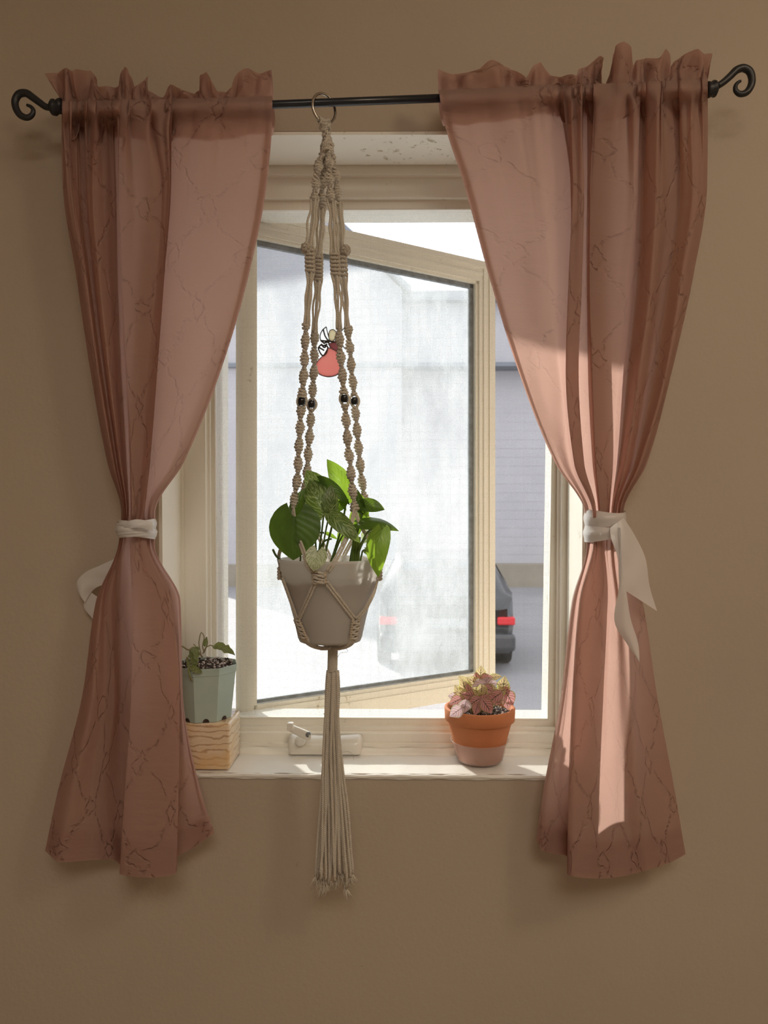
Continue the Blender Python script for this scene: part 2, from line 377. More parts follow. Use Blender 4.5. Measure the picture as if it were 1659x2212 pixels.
def onyx():
    m, t, out = newmat('banded_onyx'); b = N(t, 'ShaderNodeBsdfPrincipled', Roughness=.12); b.inputs['Coat Weight'].default_value = .4
    w = N(t, 'ShaderNodeTexWave', Scale=17.0, Distortion=6.5, Detail=3.0); w.bands_direction = 'Z'; w.inputs['Detail Scale'].default_value = 1.6
    v = coords(t, 'Object', (1, 1, 1.6)); t.links.new(v, w.inputs['Vector'])
    c1 = ramp(t, w.outputs['Fac'], [(.0, (.50, .32, .19)), (.12, (.66, .48, .31)), (.5, (.80, .66, .48)), (1, (.76, .60, .41))])
    c2 = ramp(t, noise(t, v, 16, 4), [(.45, (0, 0, 0)), (.7, (1, 1, 1))])
    mx = N(t, 'ShaderNodeMix', data_type='RGBA'); t.links.new(c2, mx.inputs[0]); t.links.new(c1, mx.inputs[6]); mx.inputs[7].default_value = (.74, .48, .22, 1)
    t.links.new(mx.outputs[2], b.inputs['Base Color']); b.inputs['Subsurface Weight'].default_value = .0
    t.links.new(b.outputs[0], out.inputs[0]); return m
M['onyx'] = onyx()
M['siding'] = simple('pale_lavender_siding', (.53, .51, .525), (.50, .48, .50), .7, 1.5)
M['roof'] = simple('grey_roof', (.24, .26, .29), (.21, .23, .26), .8, 2)
M['found'] = simple('tan_foundation', (.36, .31, .24), (.30, .26, .20), .9, 2)
M['paving'] = simple('grey_paving', (.33, .32, .325), (.28, .27, .275), .85, .6, 20, .01)
M['line'] = simple('pale_kerb', (.62, .58, .55), None, .8)
M['carp'] = simple('charcoal_car_paint', (.035, .037, .042), (.05, .052, .058), .3, 3, coat=.6)
M['carg'] = simple('car_window_tint', (.10, .13, .18), (.06, .07, .09), .08, 3, coat=.5)
M['tail'] = simple('red_tail_lamp', (.75, .02, .03), None, .25)
M['tyre'] = simple('tyre_rubber', (.02, .02, .02), None, .85)

# ------------------------------------------------------------------ room shell
def shell():
    # opening corners in the wall plane (front face Y=0) and wall thickness
    TL, TR, BL, BR = P(336, 284, 0), P(1272, 282, 0), P(347, 1669, 0), P(1262, 1674, 0)
    global OP
    OP = (TL, TR, BL, BR)
    X0, X1, Z0, Z1 = -1.7, 1.9, 0.0, 2.75
    T = .19
    b = MB()
    def lay(Y):
        return [(X0, Y, Z0), (X1, Y, Z0), (X1, Y, Z1), (X0, Y, Z1), (BL.x, Y, BL.z), (BR.x, Y, BR.z), (TR.x, Y, TR.z), (TL.x, Y, TL.z)]
    b.add(lay(0), [(0, 1, 5, 4), (1, 2, 6, 5), (2, 3, 7, 6), (3, 0, 4, 7)])
    b.add(lay(T), [(4, 5, 1, 0), (5, 6, 2, 1), (6, 7, 3, 2), (7, 4, 0, 3)])
    b.f += [(4, 5, 13, 12), (5, 6, 14, 13), (6, 7, 15, 14), (7, 4, 12, 15), (0, 8, 9, 1), (1, 9, 10, 2), (2, 10, 11, 3), (3, 11, 8, 0)]
    o = b.build('wall_front', M['wall'])
    tag(o, kind='structure')
    Yb = -3.4
    for nm, bx, mt in (('floor', (X0, X1, Yb, 0, -.1, 0), 'floor'), ('ceiling', (X0, X1, Yb, 0, Z1, Z1+.1), 'ceiling'),
                       ('wall_left', (X0-.1, X0, Yb, 0, 0, Z1), 'wall'), ('wall_right', (X1, X1+.1, Yb, 0, 0, Z1), 'wall'),
                       ('wall_back', (X0, X1, Yb-.1, Yb, 0, Z1), 'wall')):
        tag(MB().box(*bx).build(nm, M[mt]), kind='structure')
    tag(MB().box(X0+.002, X1-.002, -.014, -.001, 0.0, .09).build('baseboard_front', M['trim']), kind='structure')
    # chips in the wall paint
    for (px, py, w, h) in ((642, 1867, 2, 10), (782, 2087, 5, 2)):
        c = P(px, py, 0); m = MPX(0)
        ch = MB(); n = 7
        pts = [(c.x+w*m*.6*math.cos(2*math.pi*k/n)*random.uniform(.6, 1.1), -.0006, c.z+h*m*.6*math.sin(2*math.pi*k/n)*random.uniform(.7, 1.1)) for k in range(n)]
        pts2 = [(p[0], 0.0002, p[2]) for p in pts]
        ch.grid([pts, pts2], closed_u=True); ch.f.append(tuple(range(n)))
        q = ch.build('paint_chip', M['found'] if h < 20 else M['trim'], o)
shell()

def ring(name, outer, inner, Y0, Y1, mat, parent, extra=None):
    """mitred rectangular frame between quads outer and inner (TL,TR,BR,BL as (x,z)), from depth Y0 (room side) to Y1: four members"""
    names = ('head_rail', 'jamb_stile', 'bottom_rail', 'jamb_stile')
    for k in range(4):
        a, b_ = outer[k], outer[(k+1) % 4]; c, d = inner[(k+1) % 4], inner[k]
        m = MB(); vs = [(p[0], Y, p[1]) for Y in (Y0, Y1) for p in (a, b_, c, d)]
        m.add(vs, [(3, 2, 1, 0), (4, 5, 6, 7), (0, 1, 5, 4), (1, 2, 6, 5), (2, 3, 7, 6), (3, 0, 4, 7)])
        m.build(name if name else names[k], mat, parent)

def quadpx(px, Y):
    return [(P(x, y, Y).x, P(x, y, Y).z) for (x, y) in px]

WIN = tag(empty('window_1', (0, .12, 1.0)), kind='structure')
def window():
    TL, TR, BL, BR = OP
    w = WIN; base = Vector(w.location)
    sub = empty('outer_frame', (0, 0, 0)); kids = []
    bpy.data.objects.remove(sub)
    op = [(TL.x, TL.z), (TR.x, TR.z), (BR.x, BR.z), (BL.x, BL.z)]
    before = set(bpy.data.objects)
    # painted lining of the reveal: head and two sides
    e = .006
    def lining(nm, p, q_, n_):
        m = MB(); vs = []
        for Y in (.0015, .113):
            for v in (p, q_, q_+n_, p+n_): vs.append((v.x, Y, v.z))
        m.add(vs, [(0, 1, 2, 3), (7, 6, 5, 4), (0, 4, 5, 1), (1, 5, 6, 2), (2, 6, 7, 3), (3, 7, 4, 0)]); m.build(nm, M['trim'], None)
    lining('reveal_head', TL+Vector((e, 0, 0)), TR-Vector((e, 0, 0)), Vector((0, 0, -e)))
    lining('reveal_side', TL, BL+Vector((0, 0, .002)), Vector((e, 0, 0))); lining('reveal_side', TR, BR+Vector((0, 0, .002)), Vector((-e, 0, 0)))
    # trim lining at the back of the reveal
    q1 = quadpx([(392, 356), (1232, 354), (1222, 1606), (399, 1604)], .118)
    ring('casing_board', op, q1, .112, .19, M['trim'], None)
    q2 = quadpx([(442, 379), (1217, 378), (1208, 1584), (448, 1582)], .124)
    ring('stop_board', q1, q2, .119, .19, M['trim'], None)
    q3 = quadpx([(452, 430), (1209, 429), (1200, 1570), (458, 1568)], .135)
    ring('frame_member', q2, q3, .130, .20, M['trim'], None)
    q4 = quadpx([(463, 456), (1200, 453), (1183, 1552), (469, 1548)], .148)
    ring('frame_stop', q3, q4, .143, .21, M['trim'], None)
    # beads that catch the light at the steps
    for q, Y, r in ((q1, .1175, .0012), (q2, .1285, .0022), (q4, .1425, .0018)):
        m = MB()
        for k in range(4):
            a, b_ = q[k], q[(k+1) % 4]
            m.tube([(a[0], Y, a[1]), (b_[0], Y, b_[1])], r, 6)
        m.build('edge_bead', M['trim'], None)
    # stool under the frame, where caulk rolls onto the sill
    a, b_ = P(380, 1625, .11), P(1240, 1626, .11)
    m = MB(); rows = []
    for x in np.linspace(a.x-.01, b_.x+.01, 40):
        rows.append([(x, .112-.016*math.cos(th)-.002*math.sin(x*90), BL.z-.002+.013*math.sin(th)+.001*math.sin(x*63)) for th in np.linspace(0, math.pi/2, 6)])
    m.grid(rows, flip=True); m.build('caulk_bead', M['trim'], None, True)
    # sill: painted board over the sloping masonry
    m = MB(); zs = (BL.z+BR.z)/2; n = 60
    rows = []
    for i in range(n+1):
        x = TL.x+.008+(TR.x-TL.x-.016)*i/n; jz = .0006*math.sin(i*1.7)+.0005*math.sin(i*.6)
        zz = BL.z+(BR.z-BL.z)*i/n
        rows.append([(x, .115, zz-.006), (x, .115, zz+.001), (x, .05, zz+.001+jz*.3), (x, .003, zz+.0005+jz*.5), (x, -.004, zz-.001+jz), (x, -.005, zz-.004+jz), (x, -.002, zz-.009-jz)])
    m.grid(rows, flip=False); m.build('window_sill', M['sill'], None, False)
    # outer casing seen between the frame and the open sash, on the hinge side
    a = P(469, 1100, .21).x
    MB().box(a-.03, a+.0, .20, .31, BL.z-.03, TL.z+.02).build('exterior_casing', M['trim'], None)
    # insect screen: every wire is there
    g = MB(); Y = .158
    A, B, C, D = P(462, 452, Y), P(1202, 450, Y), P(1186, 1556, Y), P(466, 1552, Y)
    x0, x1, z0, z1 = A.x-.002, B.x+.002, D.z-.004, A.z+.004
    h = .00014
    nx = int((x1-x0)/.0026); nzv = int((z1-z0)/.0026)
    for i in range(nx):
        x = x0+(i+.5)*(x1-x0)/nx; g.add([(x-h, Y, z0), (x, Y-h, z0), (x+h, Y, z0), (x-h, Y, z1), (x, Y-h, z1), (x+h, Y, z1)], [(0, 1, 4, 3), (1, 2, 5, 4), (2, 0, 3, 5)])
    for i in range(nzv):
        z = z0+(i+.5)*(z1-z0)/nzv; g.add([(x0, Y, z-h), (x0, Y-h, z), (x0, Y, z+h), (x1, Y, z-h), (x1, Y-h, z), (x1, Y, z+h)], [(0, 1, 4, 3), (1, 2, 5, 4), (2, 0, 3, 5)])
    so_ = g.build('insect_screen', M['wire'], None); so_['kind'] = 'stuff'
    # crank housing
    a, b_ = P(619, 1628, .085), P(782, 1592, .085)
    m = MB(); n = 36; rows = []
    L = b_.x-a.x; Hh = b_.z-a.z
    prof = [(0.0, 1.0), (-.010, .97), (-.020, .80), (-.024, .55), (-.0255, .30), (-.026, .0)]
    for i in range(n+1):
        s = i/n; e = min(1, math.sqrt(max(0, 1-max(0, (abs(s-.5)-.43)/.07)**2)))*1.0
        hump = 1-.10*math.sin(math.pi*s)
        rows.append([(a.x+L*s, .113+d*(.25+.75*e)*(1.0 if q < .9 else 1), a.z-.002+Hh*q*(hump if q > .5 else 1)*(.75+.25*e)) for d, q in prof])
    m.grid(rows, flip=True)
    o = len(m.v)-(n+1)*len(prof); k = len(prof)
    m.f.append(tuple(o+j for j in range(k))); m.f.append(tuple(o+n*k+j for j in range(k))[::-1])
    ck = m.build('crank_housing', M['crank'], None, True)
    # crank knuckle and folding handle
    c = P(648, 1600, .078); m = MB()
    m.tube([c+Vector((0, .020, -.006)), c+Vector((0, .004, -.001)), c+Vector((0, -.006, .004))], [.0105, .0105, .0085], 16)
    kn = m.build('crank_knuckle', M['crank'], ck, True)
    p0, p1 = P(627, 1572, .066), P(668, 1590, .062)
    m = MB(); ax = (p1-p0).normalized(); up = Vector((0, 1, 0)); sd = ax.cross(up).normalized()
    rows = []
    for t in np.linspace(0, 1, 13):
        wd_ = .0062+.0022*t; wd_ *= math.sqrt(max(.02, 1-max(0, (t-.85)/.16)**2)); c0 = p0+ax*((p1-p0).length+.004)*t-up*0.004*t
        rows.append([c0+sd*wd_-up*.0025, c0+sd*wd_*.6-up*.004, c0-sd*wd_*.6-up*.004, c0-sd*wd_-up*.0025, c0-sd*wd_+up*.003, c0+sd*wd_+up*.003])
    m.grid(rows, closed_u=True); m.f.append(tuple(range(len(m.v)-6, len(m.v)))); m.f.append((5, 4, 3, 2, 1, 0))
    m.build('crank_handle', M['crank'], ck, False)
    m = MB(); cc = P(666, 1587, .056)
    m.tube([cc+Vector((0, -.0015, 0)), cc+Vector((0, .004, 0))], .0048, 16, caps=True)
    m.build('pivot_socket', M['spacer'], ck, True)
    m = MB(); cc = P(628, 1571, .058); m.rbox(cc.x-.0065, cc.x+.0045, cc.y-.002, cc.y+.010, cc.z-.0065, cc.z+.0075, .0015)
    m.build('folding_knob', M['crank'], ck, False)
    new = [o for o in bpy.data.objects if o not in before]
    for o in new:
        if o.parent is None: o.parent = w; o.location = Vector(o.location)-base
    # open sash, hinged at the left and swung out
    bf = set(bpy.data.objects)
    sa = empty('sash', (0, 0, 0))
    # glass corners measured in the photo: left edge at depth .2, right edge .32 further out
    YL, YR = .205, .205+.315
    gl = [P(543, 503, YL), P(1030, 614, YR), P(1028, 1457, YR), P(545, 1533, YL)]
    # make the pane a true rectangle
    zt = (gl[0].z+gl[1].z)/2; zb = (gl[2].z+gl[3].z)/2
    LX = (gl[0].x+gl[3].x)/2; RX = (gl[1].x+gl[2].x)/2
    u = Vector((RX-LX, YR-YL, 0)); Lg = u.length; u.normalize(); nrm = Vector((u.y, -u.x, 0))  # towards the room
    o0 = Vector((LX, YL, 0))
    def pt(s, d, z): return o0+u*s-nrm*(-d)+Vector((0, 0, z))
    def bar(s0, s1, d0, d1, za, zb_):
        vs = [pt(s, d, z) for s in (s0, s1) for d in (d0, d1) for z in (za, zb_)]
        return MB().add(vs, [(0,1,3,2),(4,6,7,5),(0,4,5,1),(2,3,7,6),(0,2,6,4),(1,5,7,3)])
    wst = .050; wl = .028
    for nm, (s0, s1, za, zb_) in (('stile', (-wl, 0, zb-wst, zt+wst)), ('stile', (Lg, Lg+wst, zb-wst, zt+wst)),
                                  ('top_rail', (0, Lg, zt, zt+wst)), ('bottom_rail', (0, Lg, zb-wst, zb))):
        bar(s0, s1, -.016, .012, za, zb_).build(nm, M['sash'], sa)
    # moulded inner lip, then spacer, then glass
    e = .013
    for nm, (s0, s1, za, zb_) in (('glazing_bead', (-.001, e*.6, zb, zt)), ('glazing_bead', (Lg-e*.6, Lg+.001, zb, zt)), ('glazing_bead', (0, Lg, zt-e*.5, zt+.001)), ('glazing_bead', (0, Lg, zb-.001, zb+e*.6))):
        bar(s0, s1, -.004, .008, za, zb_).build(nm, M['sash'], sa)
    for nm, (s0, s1, za, zb_) in (('spacer_bar', (Lg-.020, Lg-.009, zb+.010, zt-.006)), ('spacer_bar', (.003, Lg-.009, zt-.017, zt-.007)), ('spacer_bar', (.003, Lg-.009, zb+.009, zb+.016))):
        bar(s0, s1, -.010, -.001, za, zb_).build(nm, M['spacer'], sa)
    for nm, (s0, s1, za, zb_) in (('raised_moulding', (Lg+.012, Lg+.018, zb-.03, zt+.03)), ('raised_moulding', (.0, Lg+.01, zt+.014, zt+.020)), ('raised_moulding', (.0, Lg+.01, zb-.020, zb-.014)), ('raised_moulding', (Lg+.030, Lg+.034, zb-.045, zt+.045)), ('raised_moulding', (0, Lg+.03, zt+.034, zt+.038))):
        bar(s0, s1, .0115, .0145, za, zb_).build(nm, M['sash'], sa)
    m = MB(); m.add([pt(0, -.006, zb), pt(Lg, -.006, zb), pt(Lg, -.006, zt), pt(0, -.006, zt)], [(0, 1, 2, 3)])
    m.build('glass_pane', M['glass'], sa)
    for zz in (P(1065, 672, YR).z, P(1065, 1268, YR).z):
        bar(Lg+wst, Lg+wst+.006, -.010, .004, zz-.018, zz+.018).build('lock_keeper', M['steel'] if False else M['sash'], sa)
    # crank arm under the sash and hinge tracks
    a = pt(Lg*.45, .004, zb-wst-.006); b_ = P(700, 1545, .17)
    m = MB(); m.tube([a, b_], .004, 6); m.build('crank_arm', M['steel'], sa)
    for zz in (zt+wst+.004, zb-wst-.005):
        m = MB(); m.tube([pt(.02, 0, zz), Vector((LX-.02, .19, zz))], .004, 6); m.build('hinge_arm', M['steel'], sa)
    sa.parent = w
    for ch in [o for o in bpy.data.objects if o not in bf and o is not sa]:
        pass
    sa.location = -base
window()

# ------------------------------------------------------------------ outdoors
def outdoors():
    zg = CAMZ-2.0
    # overhang added out of view to keep sun off the upper right curtain
    m = MB(); m.box(-3, 3, .19, 1.02, CAMZ+.955, CAMZ+.985); m.box(-3, 3, .99, 1.03, CAMZ+.95, CAMZ+1.09)
    tag(m.build('sun_block_eave', M['line']), kind='structure')
    g = MB().box(-60, 60, .6, 120, zg-.2, zg); tag(g.build('ground', M['paving']), kind='structure')
    k = MB().box(2.2, 9.0, 9.3, 9.75, zg, zg+.04); tag(k.build('trim_1', M['line']), kind='structure')
    Y = 19.3
    h = empty('neighbour_house', (1.0, Y, zg)); tag(h, 'pale lavender grey house with a gable roof beyond the window', 'house')
    def p(x, y, dy=0): v = P(x, y, Y); return (v.x, Y+dy, v.z)
    zb_ = P(900, 1216, Y).z
    # gabled front wing: pentagon prism, then the long wall with its eave
    x0, xm, x1 = P(420, 600, Y).x, P(695, 600, Y).x, P(868, 600, Y).x
    ze, zp = P(700, 640, Y).z, P(695, 470, Y).z
    zl = P(560, 600, Y).z
    m = MB(); f = [(x0, zb_), (x1, zb_), (x1, ze), (xm, zp), (x0, zl)]
    vs = [(x, Yy, z) for Yy in (Y-.6, Y+7) for x, z in f]
    m.add(vs, [(0, 1, 2, 3, 4), (9, 8, 7, 6, 5), (0, 5, 6, 1), (1, 6, 7, 2), (4, 9, 5, 0)]); m.build('gable_wall', M['siding'], None)
    r = MB(); t = .14
    for (xa, za, xb, zb2) in ((x0-.3, zl-.1, xm, zp), (xm, zp, x1+.25, ze-.15)):
        r.add([(x, Yy, z+d) for Yy in (Y-.9, Y+7) for (x, z) in ((xa, za), (xb, zb2)) for d in (0, t)], [(0, 2, 3, 1), (4, 5, 7, 6), (1, 3, 7, 5), (0, 4, 6, 2), (0, 1, 5, 4), (2, 6, 7, 3)])
    r.build('gable_roof', M['roof'], None)
    xr = P(2300, 600, Y).x; zt = P(900, 636, Y).z
    MB().box(x1-.2, xr, Y, Y+7, zb_, zt-.25).build('side_wall', M['siding'], None)
    MB().box(x1-.3, xr+.3, Y-.35, Y+7, zt-.25, zt).build('eave', M['roof'], None)
    # moulding band that crosses the wall, foundation below
    zc = P(1090, 798, Y).z
    MB().box(x0, xr, Y-.72, Y, zc-.05, zc+.06).build('band_board', M['roof'], None)
    MB().box(x0-.05, xr, Y-.8, Y+7, zg, zb_).build('foundation', M['found'], None)
    # clapboards on the visible stretch of wall
    nb = 22
    for i in range(nb):
        z0 = zb_+(zc-zb_)*i/nb; z1 = zb_+(zc-zb_)*(i+1)/nb
        b = MB(); b.add([(x1, Y-.05, z0), (xr, Y-.05, z0), (xr, Y-.043, z1), (x1, Y-.043, z1), (x1, Y, z0), (xr, Y, z0)], [(0, 1, 2, 3), (4, 5, 1, 0)])
        b.build('clapboard', M['siding'], None)
    for ob in list(bpy.data.objects):
        if ob.name.split('.')[0] in ('gable_wall', 'gable_roof', 'side_wall', 'eave', 'band_board', 'foundation', 'clapboard') and ob.parent is None:
            ob.parent = h; ob.location = -Vector(h.location)
    # car: rear end towards us
    Yc = 7.9; c = P(950, 1480, Yc); cx = P(1116, 1400, Yc).x-.86
    car = empty('car', (cx, Yc+2.1, zg)); tag(car, 'dark hatchback car with red tail lamps parked beyond the window', 'car')
    secs = [  # distance from the tail, half width, floor z, belt z, roof z, roof half width
        (0.0, .76, .34, .80, .84, .60), (.06, .83, .24, .93, 1.06, .60), (.25, .86, .22, .97, 1.36, .60), (.7, .87, .22, .98, 1.44, .63), (1.9, .87, .22, .96, 1.45, .63),
        (2.7, .87, .22, .94, 1.18, .60), (3.15, .86, .22, .93, .98, .70), (3.9, .82, .22, .80, .83, .66), (4.15, .72, .30, .62, .64, .60)]
    rows = []
    for (d, hw, zf, zb2, zr, rw) in secs:
        ring_ = [(-hw*.94, zf), (-hw, (zf+zb2)/2), (-hw*.98, zb2), (-rw*1.02, zr-.06), (-rw*.9, zr), (0, zr+.02), (rw*.9, zr), (rw*1.02, zr-.06), (hw*.98, zb2), (hw, (zf+zb2)/2), (hw*.94, zf), (0, zf-.02)]
        rows.append([(x, -2.1+d, z) for x, z in ring_])
    m = MB(); m.grid(rows, closed_u=True); m.f.append(tuple(range(12))); m.f.append(tuple(range(96, 108))[::-1])
    bo = m.build('car_body', M['carp'], car, True)
    m = MB(); m.add([(-.60, -2.075, .95), (.60, -2.075, .95), (.52, -1.86, 1.36), (-.52, -1.86, 1.36)], [(0, 1, 2, 3)])
    m.add([(x, y-.012, z) for x, y, z in ((-.60, -2.055, .96), (.60, -2.055, .96), (.53, -1.86, 1.34), (-.53, -1.86, 1.34))], [(0, 1, 2, 3)]); m.build('rear_window', M['carg'], car)
    for s in (-1, 1):
        m = MB(); pts = [(s*.88, -1.35, 1.0), (s*.88, .2, .99), (s*.66, -.05, 1.36), (s*.66, -1.3, 1.38)]
        m.add(pts, [(0, 1, 2, 3) if s > 0 else (3, 2, 1, 0)]); m.build('side_window', M['carg'], car)
        m = MB(); m.rbox(min(s*.62, s*.84), max(s*.62, s*.84), -2.13, -1.95, .60, .70, .02); m.build('tail_lamp', M['tail'], car)
        for yy in (-1.35, 1.25):
            m = MB(); m.tube([(s*.70, yy, .32), (s*.88, yy, .32)], .32, 24); m.build('wheel', M['tyre'], car, True)
    m = MB(); m.rbox(-.84, .84, -2.2, -1.9, .28, .50, .05); m.build('rear_bumper', M['carp'], car)
    m = MB(); m.rbox(-.26, .26, -2.14, -2.0, .56, .68, .01); m.build('number_plate', M['spacer'], car)
outdoors()

# ------------------------------------------------------------------ curtain rod
RODY = -.090
def rod_py(x):
    return float(np.interp(x, [20, 118, 590, 950, 1540, 1640], [240, 236, 226, 212, 188, 184]))
def rod():
    r = empty('curtain_rod', P(830, rod_py(830), RODY)); tag(r, 'black metal curtain rod with scrolled ends spanning the window', 'curtain rod')
    b = Vector(r.location)
    L = [P(x, rod_py(x), RODY)-b for x in (122, 400, 590, 950, 1250, 1535)]
    MB().tube(L[:3]+[L[3]+Vector((.004, 0, 0))], .0064, 16).build('rod_tube', M['rodm'], r, True)
    MB().tube([L[3], L[4], L[5]], .0072, 16).build('rod_sleeve', M['rodm'], r, True)
    # left scroll, traced from its centreline; the wall is behind it so all lies in the plane of the rod
    lf = [(112, 233), (100, 231), (85, 221), (70, 210), (55, 201), (42, 203), (33, 217), (35, 235), (46, 250), (60, 254), (70, 247), (72, 238), (66, 230), (58, 227)]
    rt = [(1550, 186), (1562, 178), (1578, 164), (1592, 151), (1605, 147), (1618, 153), (1624, 168), (1621, 188), (1610, 201), (1598, 203), (1589, 195), (1590, 183), (1596, 177), (1600, 175)]
    for pts, col_, nm in ((lf, [(108, 231), (113, 231.5), (119, 232), (124, 231), (130, 230), (136, 229)], 'finial'), (rt, [(1549, 191), (1545, 191.5), (1541, 192), (1537, 193), (1532, 194), (1526, 194)], 'finial')):
        c = curve([P(x, y, RODY)-b for x, y in pts], 60)
        rad = list(np.interp(np.linspace(0, 1, 60), [0, .1, .3, .7, .9, 1], [.0050, .0054, .0062, .0056, .0036, .0022]))
        f = MB().tube(c, rad, 14).build(nm, M['black'], r, True)
        cc = [P(x, y, RODY)-b for x, y in col_]
        MB().tube(cc, [.0075, .0125, .0130, .0105, .0125, .0120], 18).build('collar', M['black'], f, True)
    for x in (150, 1500):  # wall brackets, behind the gathers
        p = P(x, rod_py(x), RODY)-b
        m = MB(); m.tube([p+Vector((0, .0, -.010)), p+Vector((0, .05, -.014)), p+Vector((0, .0895, -.012))], .005, 8)
        m.rbox(p.x-.010, p.x+.010, .0815, .0895, p.z-.04, p.z+.02, .002) if False else m.box(p.x-.010, p.x+.010, .0860, .0897, p.z-.045, p.z+.02)
        m.build('bracket', M['black'], r)
rod()

# ------------------------------------------------------------------ curtains
def hnoise(seed, n=9):
    r = np.random.default_rng(seed); fr = r.uniform(.6, 1.4, n)*np.arange(1, n+1); ph = r.uniform(0, 6.28, n); am = 1/np.sqrt(np.arange(1, n+1))
    return lambda x: sum(a*np.sin(2*np.pi*f*x+p) for a, f, p in zip(am, fr, ph))/2.2

def make_curtain(name, label, sn, rowdef, cols_top, cols_low, bottoms, gath, ruffle, pocket_y, hem_s, tie_s, lit_edge):
    Y0 = -.078
    rows = []; S = []
    ys_up = [205, 262, 400, 600, 800, 1000, 1108]
    for k, y in enumerate(ys_up):
        rows.append([(c[0][k], y, c[1][k] if hasattr(c[1], '__len__') else c[1]) for c in cols_top]); S.append(y)
    rows.append([(c[0][6]*.6+d[0][0]*.4, 1141, d[1]*.25) for c, d in zip(cols_top, cols_low)]); S.append(1141)
    for k, y in enumerate([1175, 1300, 1500, 1700]):
        rows.append([(c[0][k], y, c[1]*(.45, .85, 1, 1)[k]) for c in cols_low]); S.append(y)
    rows.append([(b[0], b[1], c[1]) for b, c in zip(bottoms, cols_low)]); S.append(1890)
    A = np.array(rows, float)  # rows x cols x 3
    nv, nu = 380, 270
    Sq = np.linspace(205, 1890, nv); ncol = A.shape[1]
    B = np.stack([pchip(S, A[:, :, k], Sq) for k in range(3)], -1)          # nv x ncol x 3
    uc = np.arange(ncol, dtype=float); uq = np.linspace(0, ncol-1, nu)
    G = np.stack([pchip(uc, B[:, :, k].T, uq).T for k in range(3)], -1)      # nv x nu x 3
    t = uq/(ncol-1); gm = np.interp(t, gath[0], gath[1])
    n1, n2, n3, n4 = hnoise(sn), hnoise(sn+1), hnoise(sn+2), hnoise(sn+3)
    s = Sq[:, None]
    rodsh = np.array([[rod_py(x) for x in r] for r in G[:60, :, 0]])
    fade = np.clip(1-(Sq-205)/220, 0, 1)[:, None]
    sh = np.zeros_like(G[:, :, 1]); sh[:60] = rodsh-222
    sh[60:] = sh[59]
    G[:, :, 1] += sh*fade
    # gathers by the rod, at the tie, soft undulation elsewhere
    aR = np.exp(-np.clip(s-235, 0, None)/110.)*gm[None, :]
    G[:, :, 2] *= 1.45
    G[:, :, 2] += aR*17.*(1.6*np.abs(np.sin(np.pi*(t*16+.35*n1(t*1.0))))**.7-1)[None, :]+aR*4.0*np.sin(2*np.pi*(t*31+.5*n2(t)))[None, :]
    G[:, :, 0] += aR*6.0*np.cos(2*np.pi*(t*15+.35*n1(t)))[None, :]
    aT = np.exp(-np.abs(s-1141)/75.)
    G[:, :, 2] += aT*2.6*np.sin(2*np.pi*(t*11+.3*n3(t)))[None, :]
    und = 2.2*n4(t*.7+.0)[None, :]*np.sin(s/170.+3*t[None, :])+1.3*n2(t*1.2)[None, :]*np.sin(s/61.+7*t[None, :])
    G[:, :, 2] += und*(1-aT)
    # keep off the wall
    Yv = Y0-G[:, :, 2]/1000
    # front layer bulges round the rod
    bul = np.exp(-((G[:, :, 1]-(sh+222))/26.)**2)
    gth = (np.abs(np.sin(np.pi*(t*17+.45*n1(t))))**.7*(.7+.3*np.sin(t*37)))[None, :]
    Yv = Yv*(1-bul)+(RODY-.0105-gm[None, :]*.019*gth)*bul
    Yv = np.minimum(Yv, -.014)
    s_, c_ = math.sin(YAW), math.cos(YAW)
    a = (G[:, :, 0]-829.5)/F; b = (1106-G[:, :, 1])/F
    dy = s_*a+c_; tt = (Yv-CAMY)/dy
    X = (c_*a-s_)*tt; Z = CAMZ+b*tt
    PT = np.stack([X, Yv, Z], -1)
    arc = np.zeros(nu)
    for r in (120, 150, 300): arc[1:] += np.cumsum(np.linalg.norm(np.diff(PT[r], axis=0), axis=1))/3
    arc *= 1.25
    V = (Sq-205)*.00076
    U2, V2 = np.meshgrid(arc, -V)
    root = empty(name, P(float(A[7, :, 0].mean()), 1141, Y0)); base = Vector(root.location)
    PT = PT-np.array(base)
    tag(root, label, 'curtain')
    def sheet(nm, r0, r1, c0, c1, off=0.0, warp=None):
        pts = PT[r0:r1, c0:c1].copy(); pts[..., 1] += off
        m = MB(); uv = [[(U2[i, j], V2[i, j]) for j in range(c0, c1)] for i in range(r0, r1)]
        m.grid([[tuple(v) for v in row] for row in pts], uv, flip=True)
        return m.build(nm, M['curtain'], root, True)
    sheet('drape', 0, nv, 0, nu)
    i0 = int((hem_s-205)/(1890-205)*nv)
    sheet('hem', i0, nv, 0, nu, .0035)
    i1 = int((pocket_y-205)/(1890-205)*nv)
    pts = PT[0:i1+1].copy(); k = np.linspace(0, 1, i1+1)[:, None]
    pts[..., 1] += .003+.024*np.sin(np.pi*np.clip(1-k, 0, 1))**.7+.012*np.clip(1-k*1.5, 0, 1)
    pts[..., 2] -= k*(.0055*np.sin(t*23+1)*np.interp(t, [0, 1], [1, 1])+.003*n3(t*2))[None, :]
    m = MB(); m.grid([[tuple(v) for v in row] for row in pts], [[(U2[i, j], V2[i, j]) for j in range(nu)] for i in range(i1+1)], flip=True)
    m.build('rod_pocket', M['curtain'], root, True)
    e = int(np.sum(np.abs(G[60, :, 0]-(G[60, -1, 0] if lit_edge == 'right' else G[60, 0, 0])) < 14))
    if lit_edge == 'right': sheet('side_hem', 0, i0, nu-e, nu, .003)
    else: sheet('side_hem', 0, i0, 0, e, .003)
    # standing ruffle above the rod
    rx = np.array([p[0] for p in ruffle], float); ry = np.array([p[1] for p in ruffle], float)
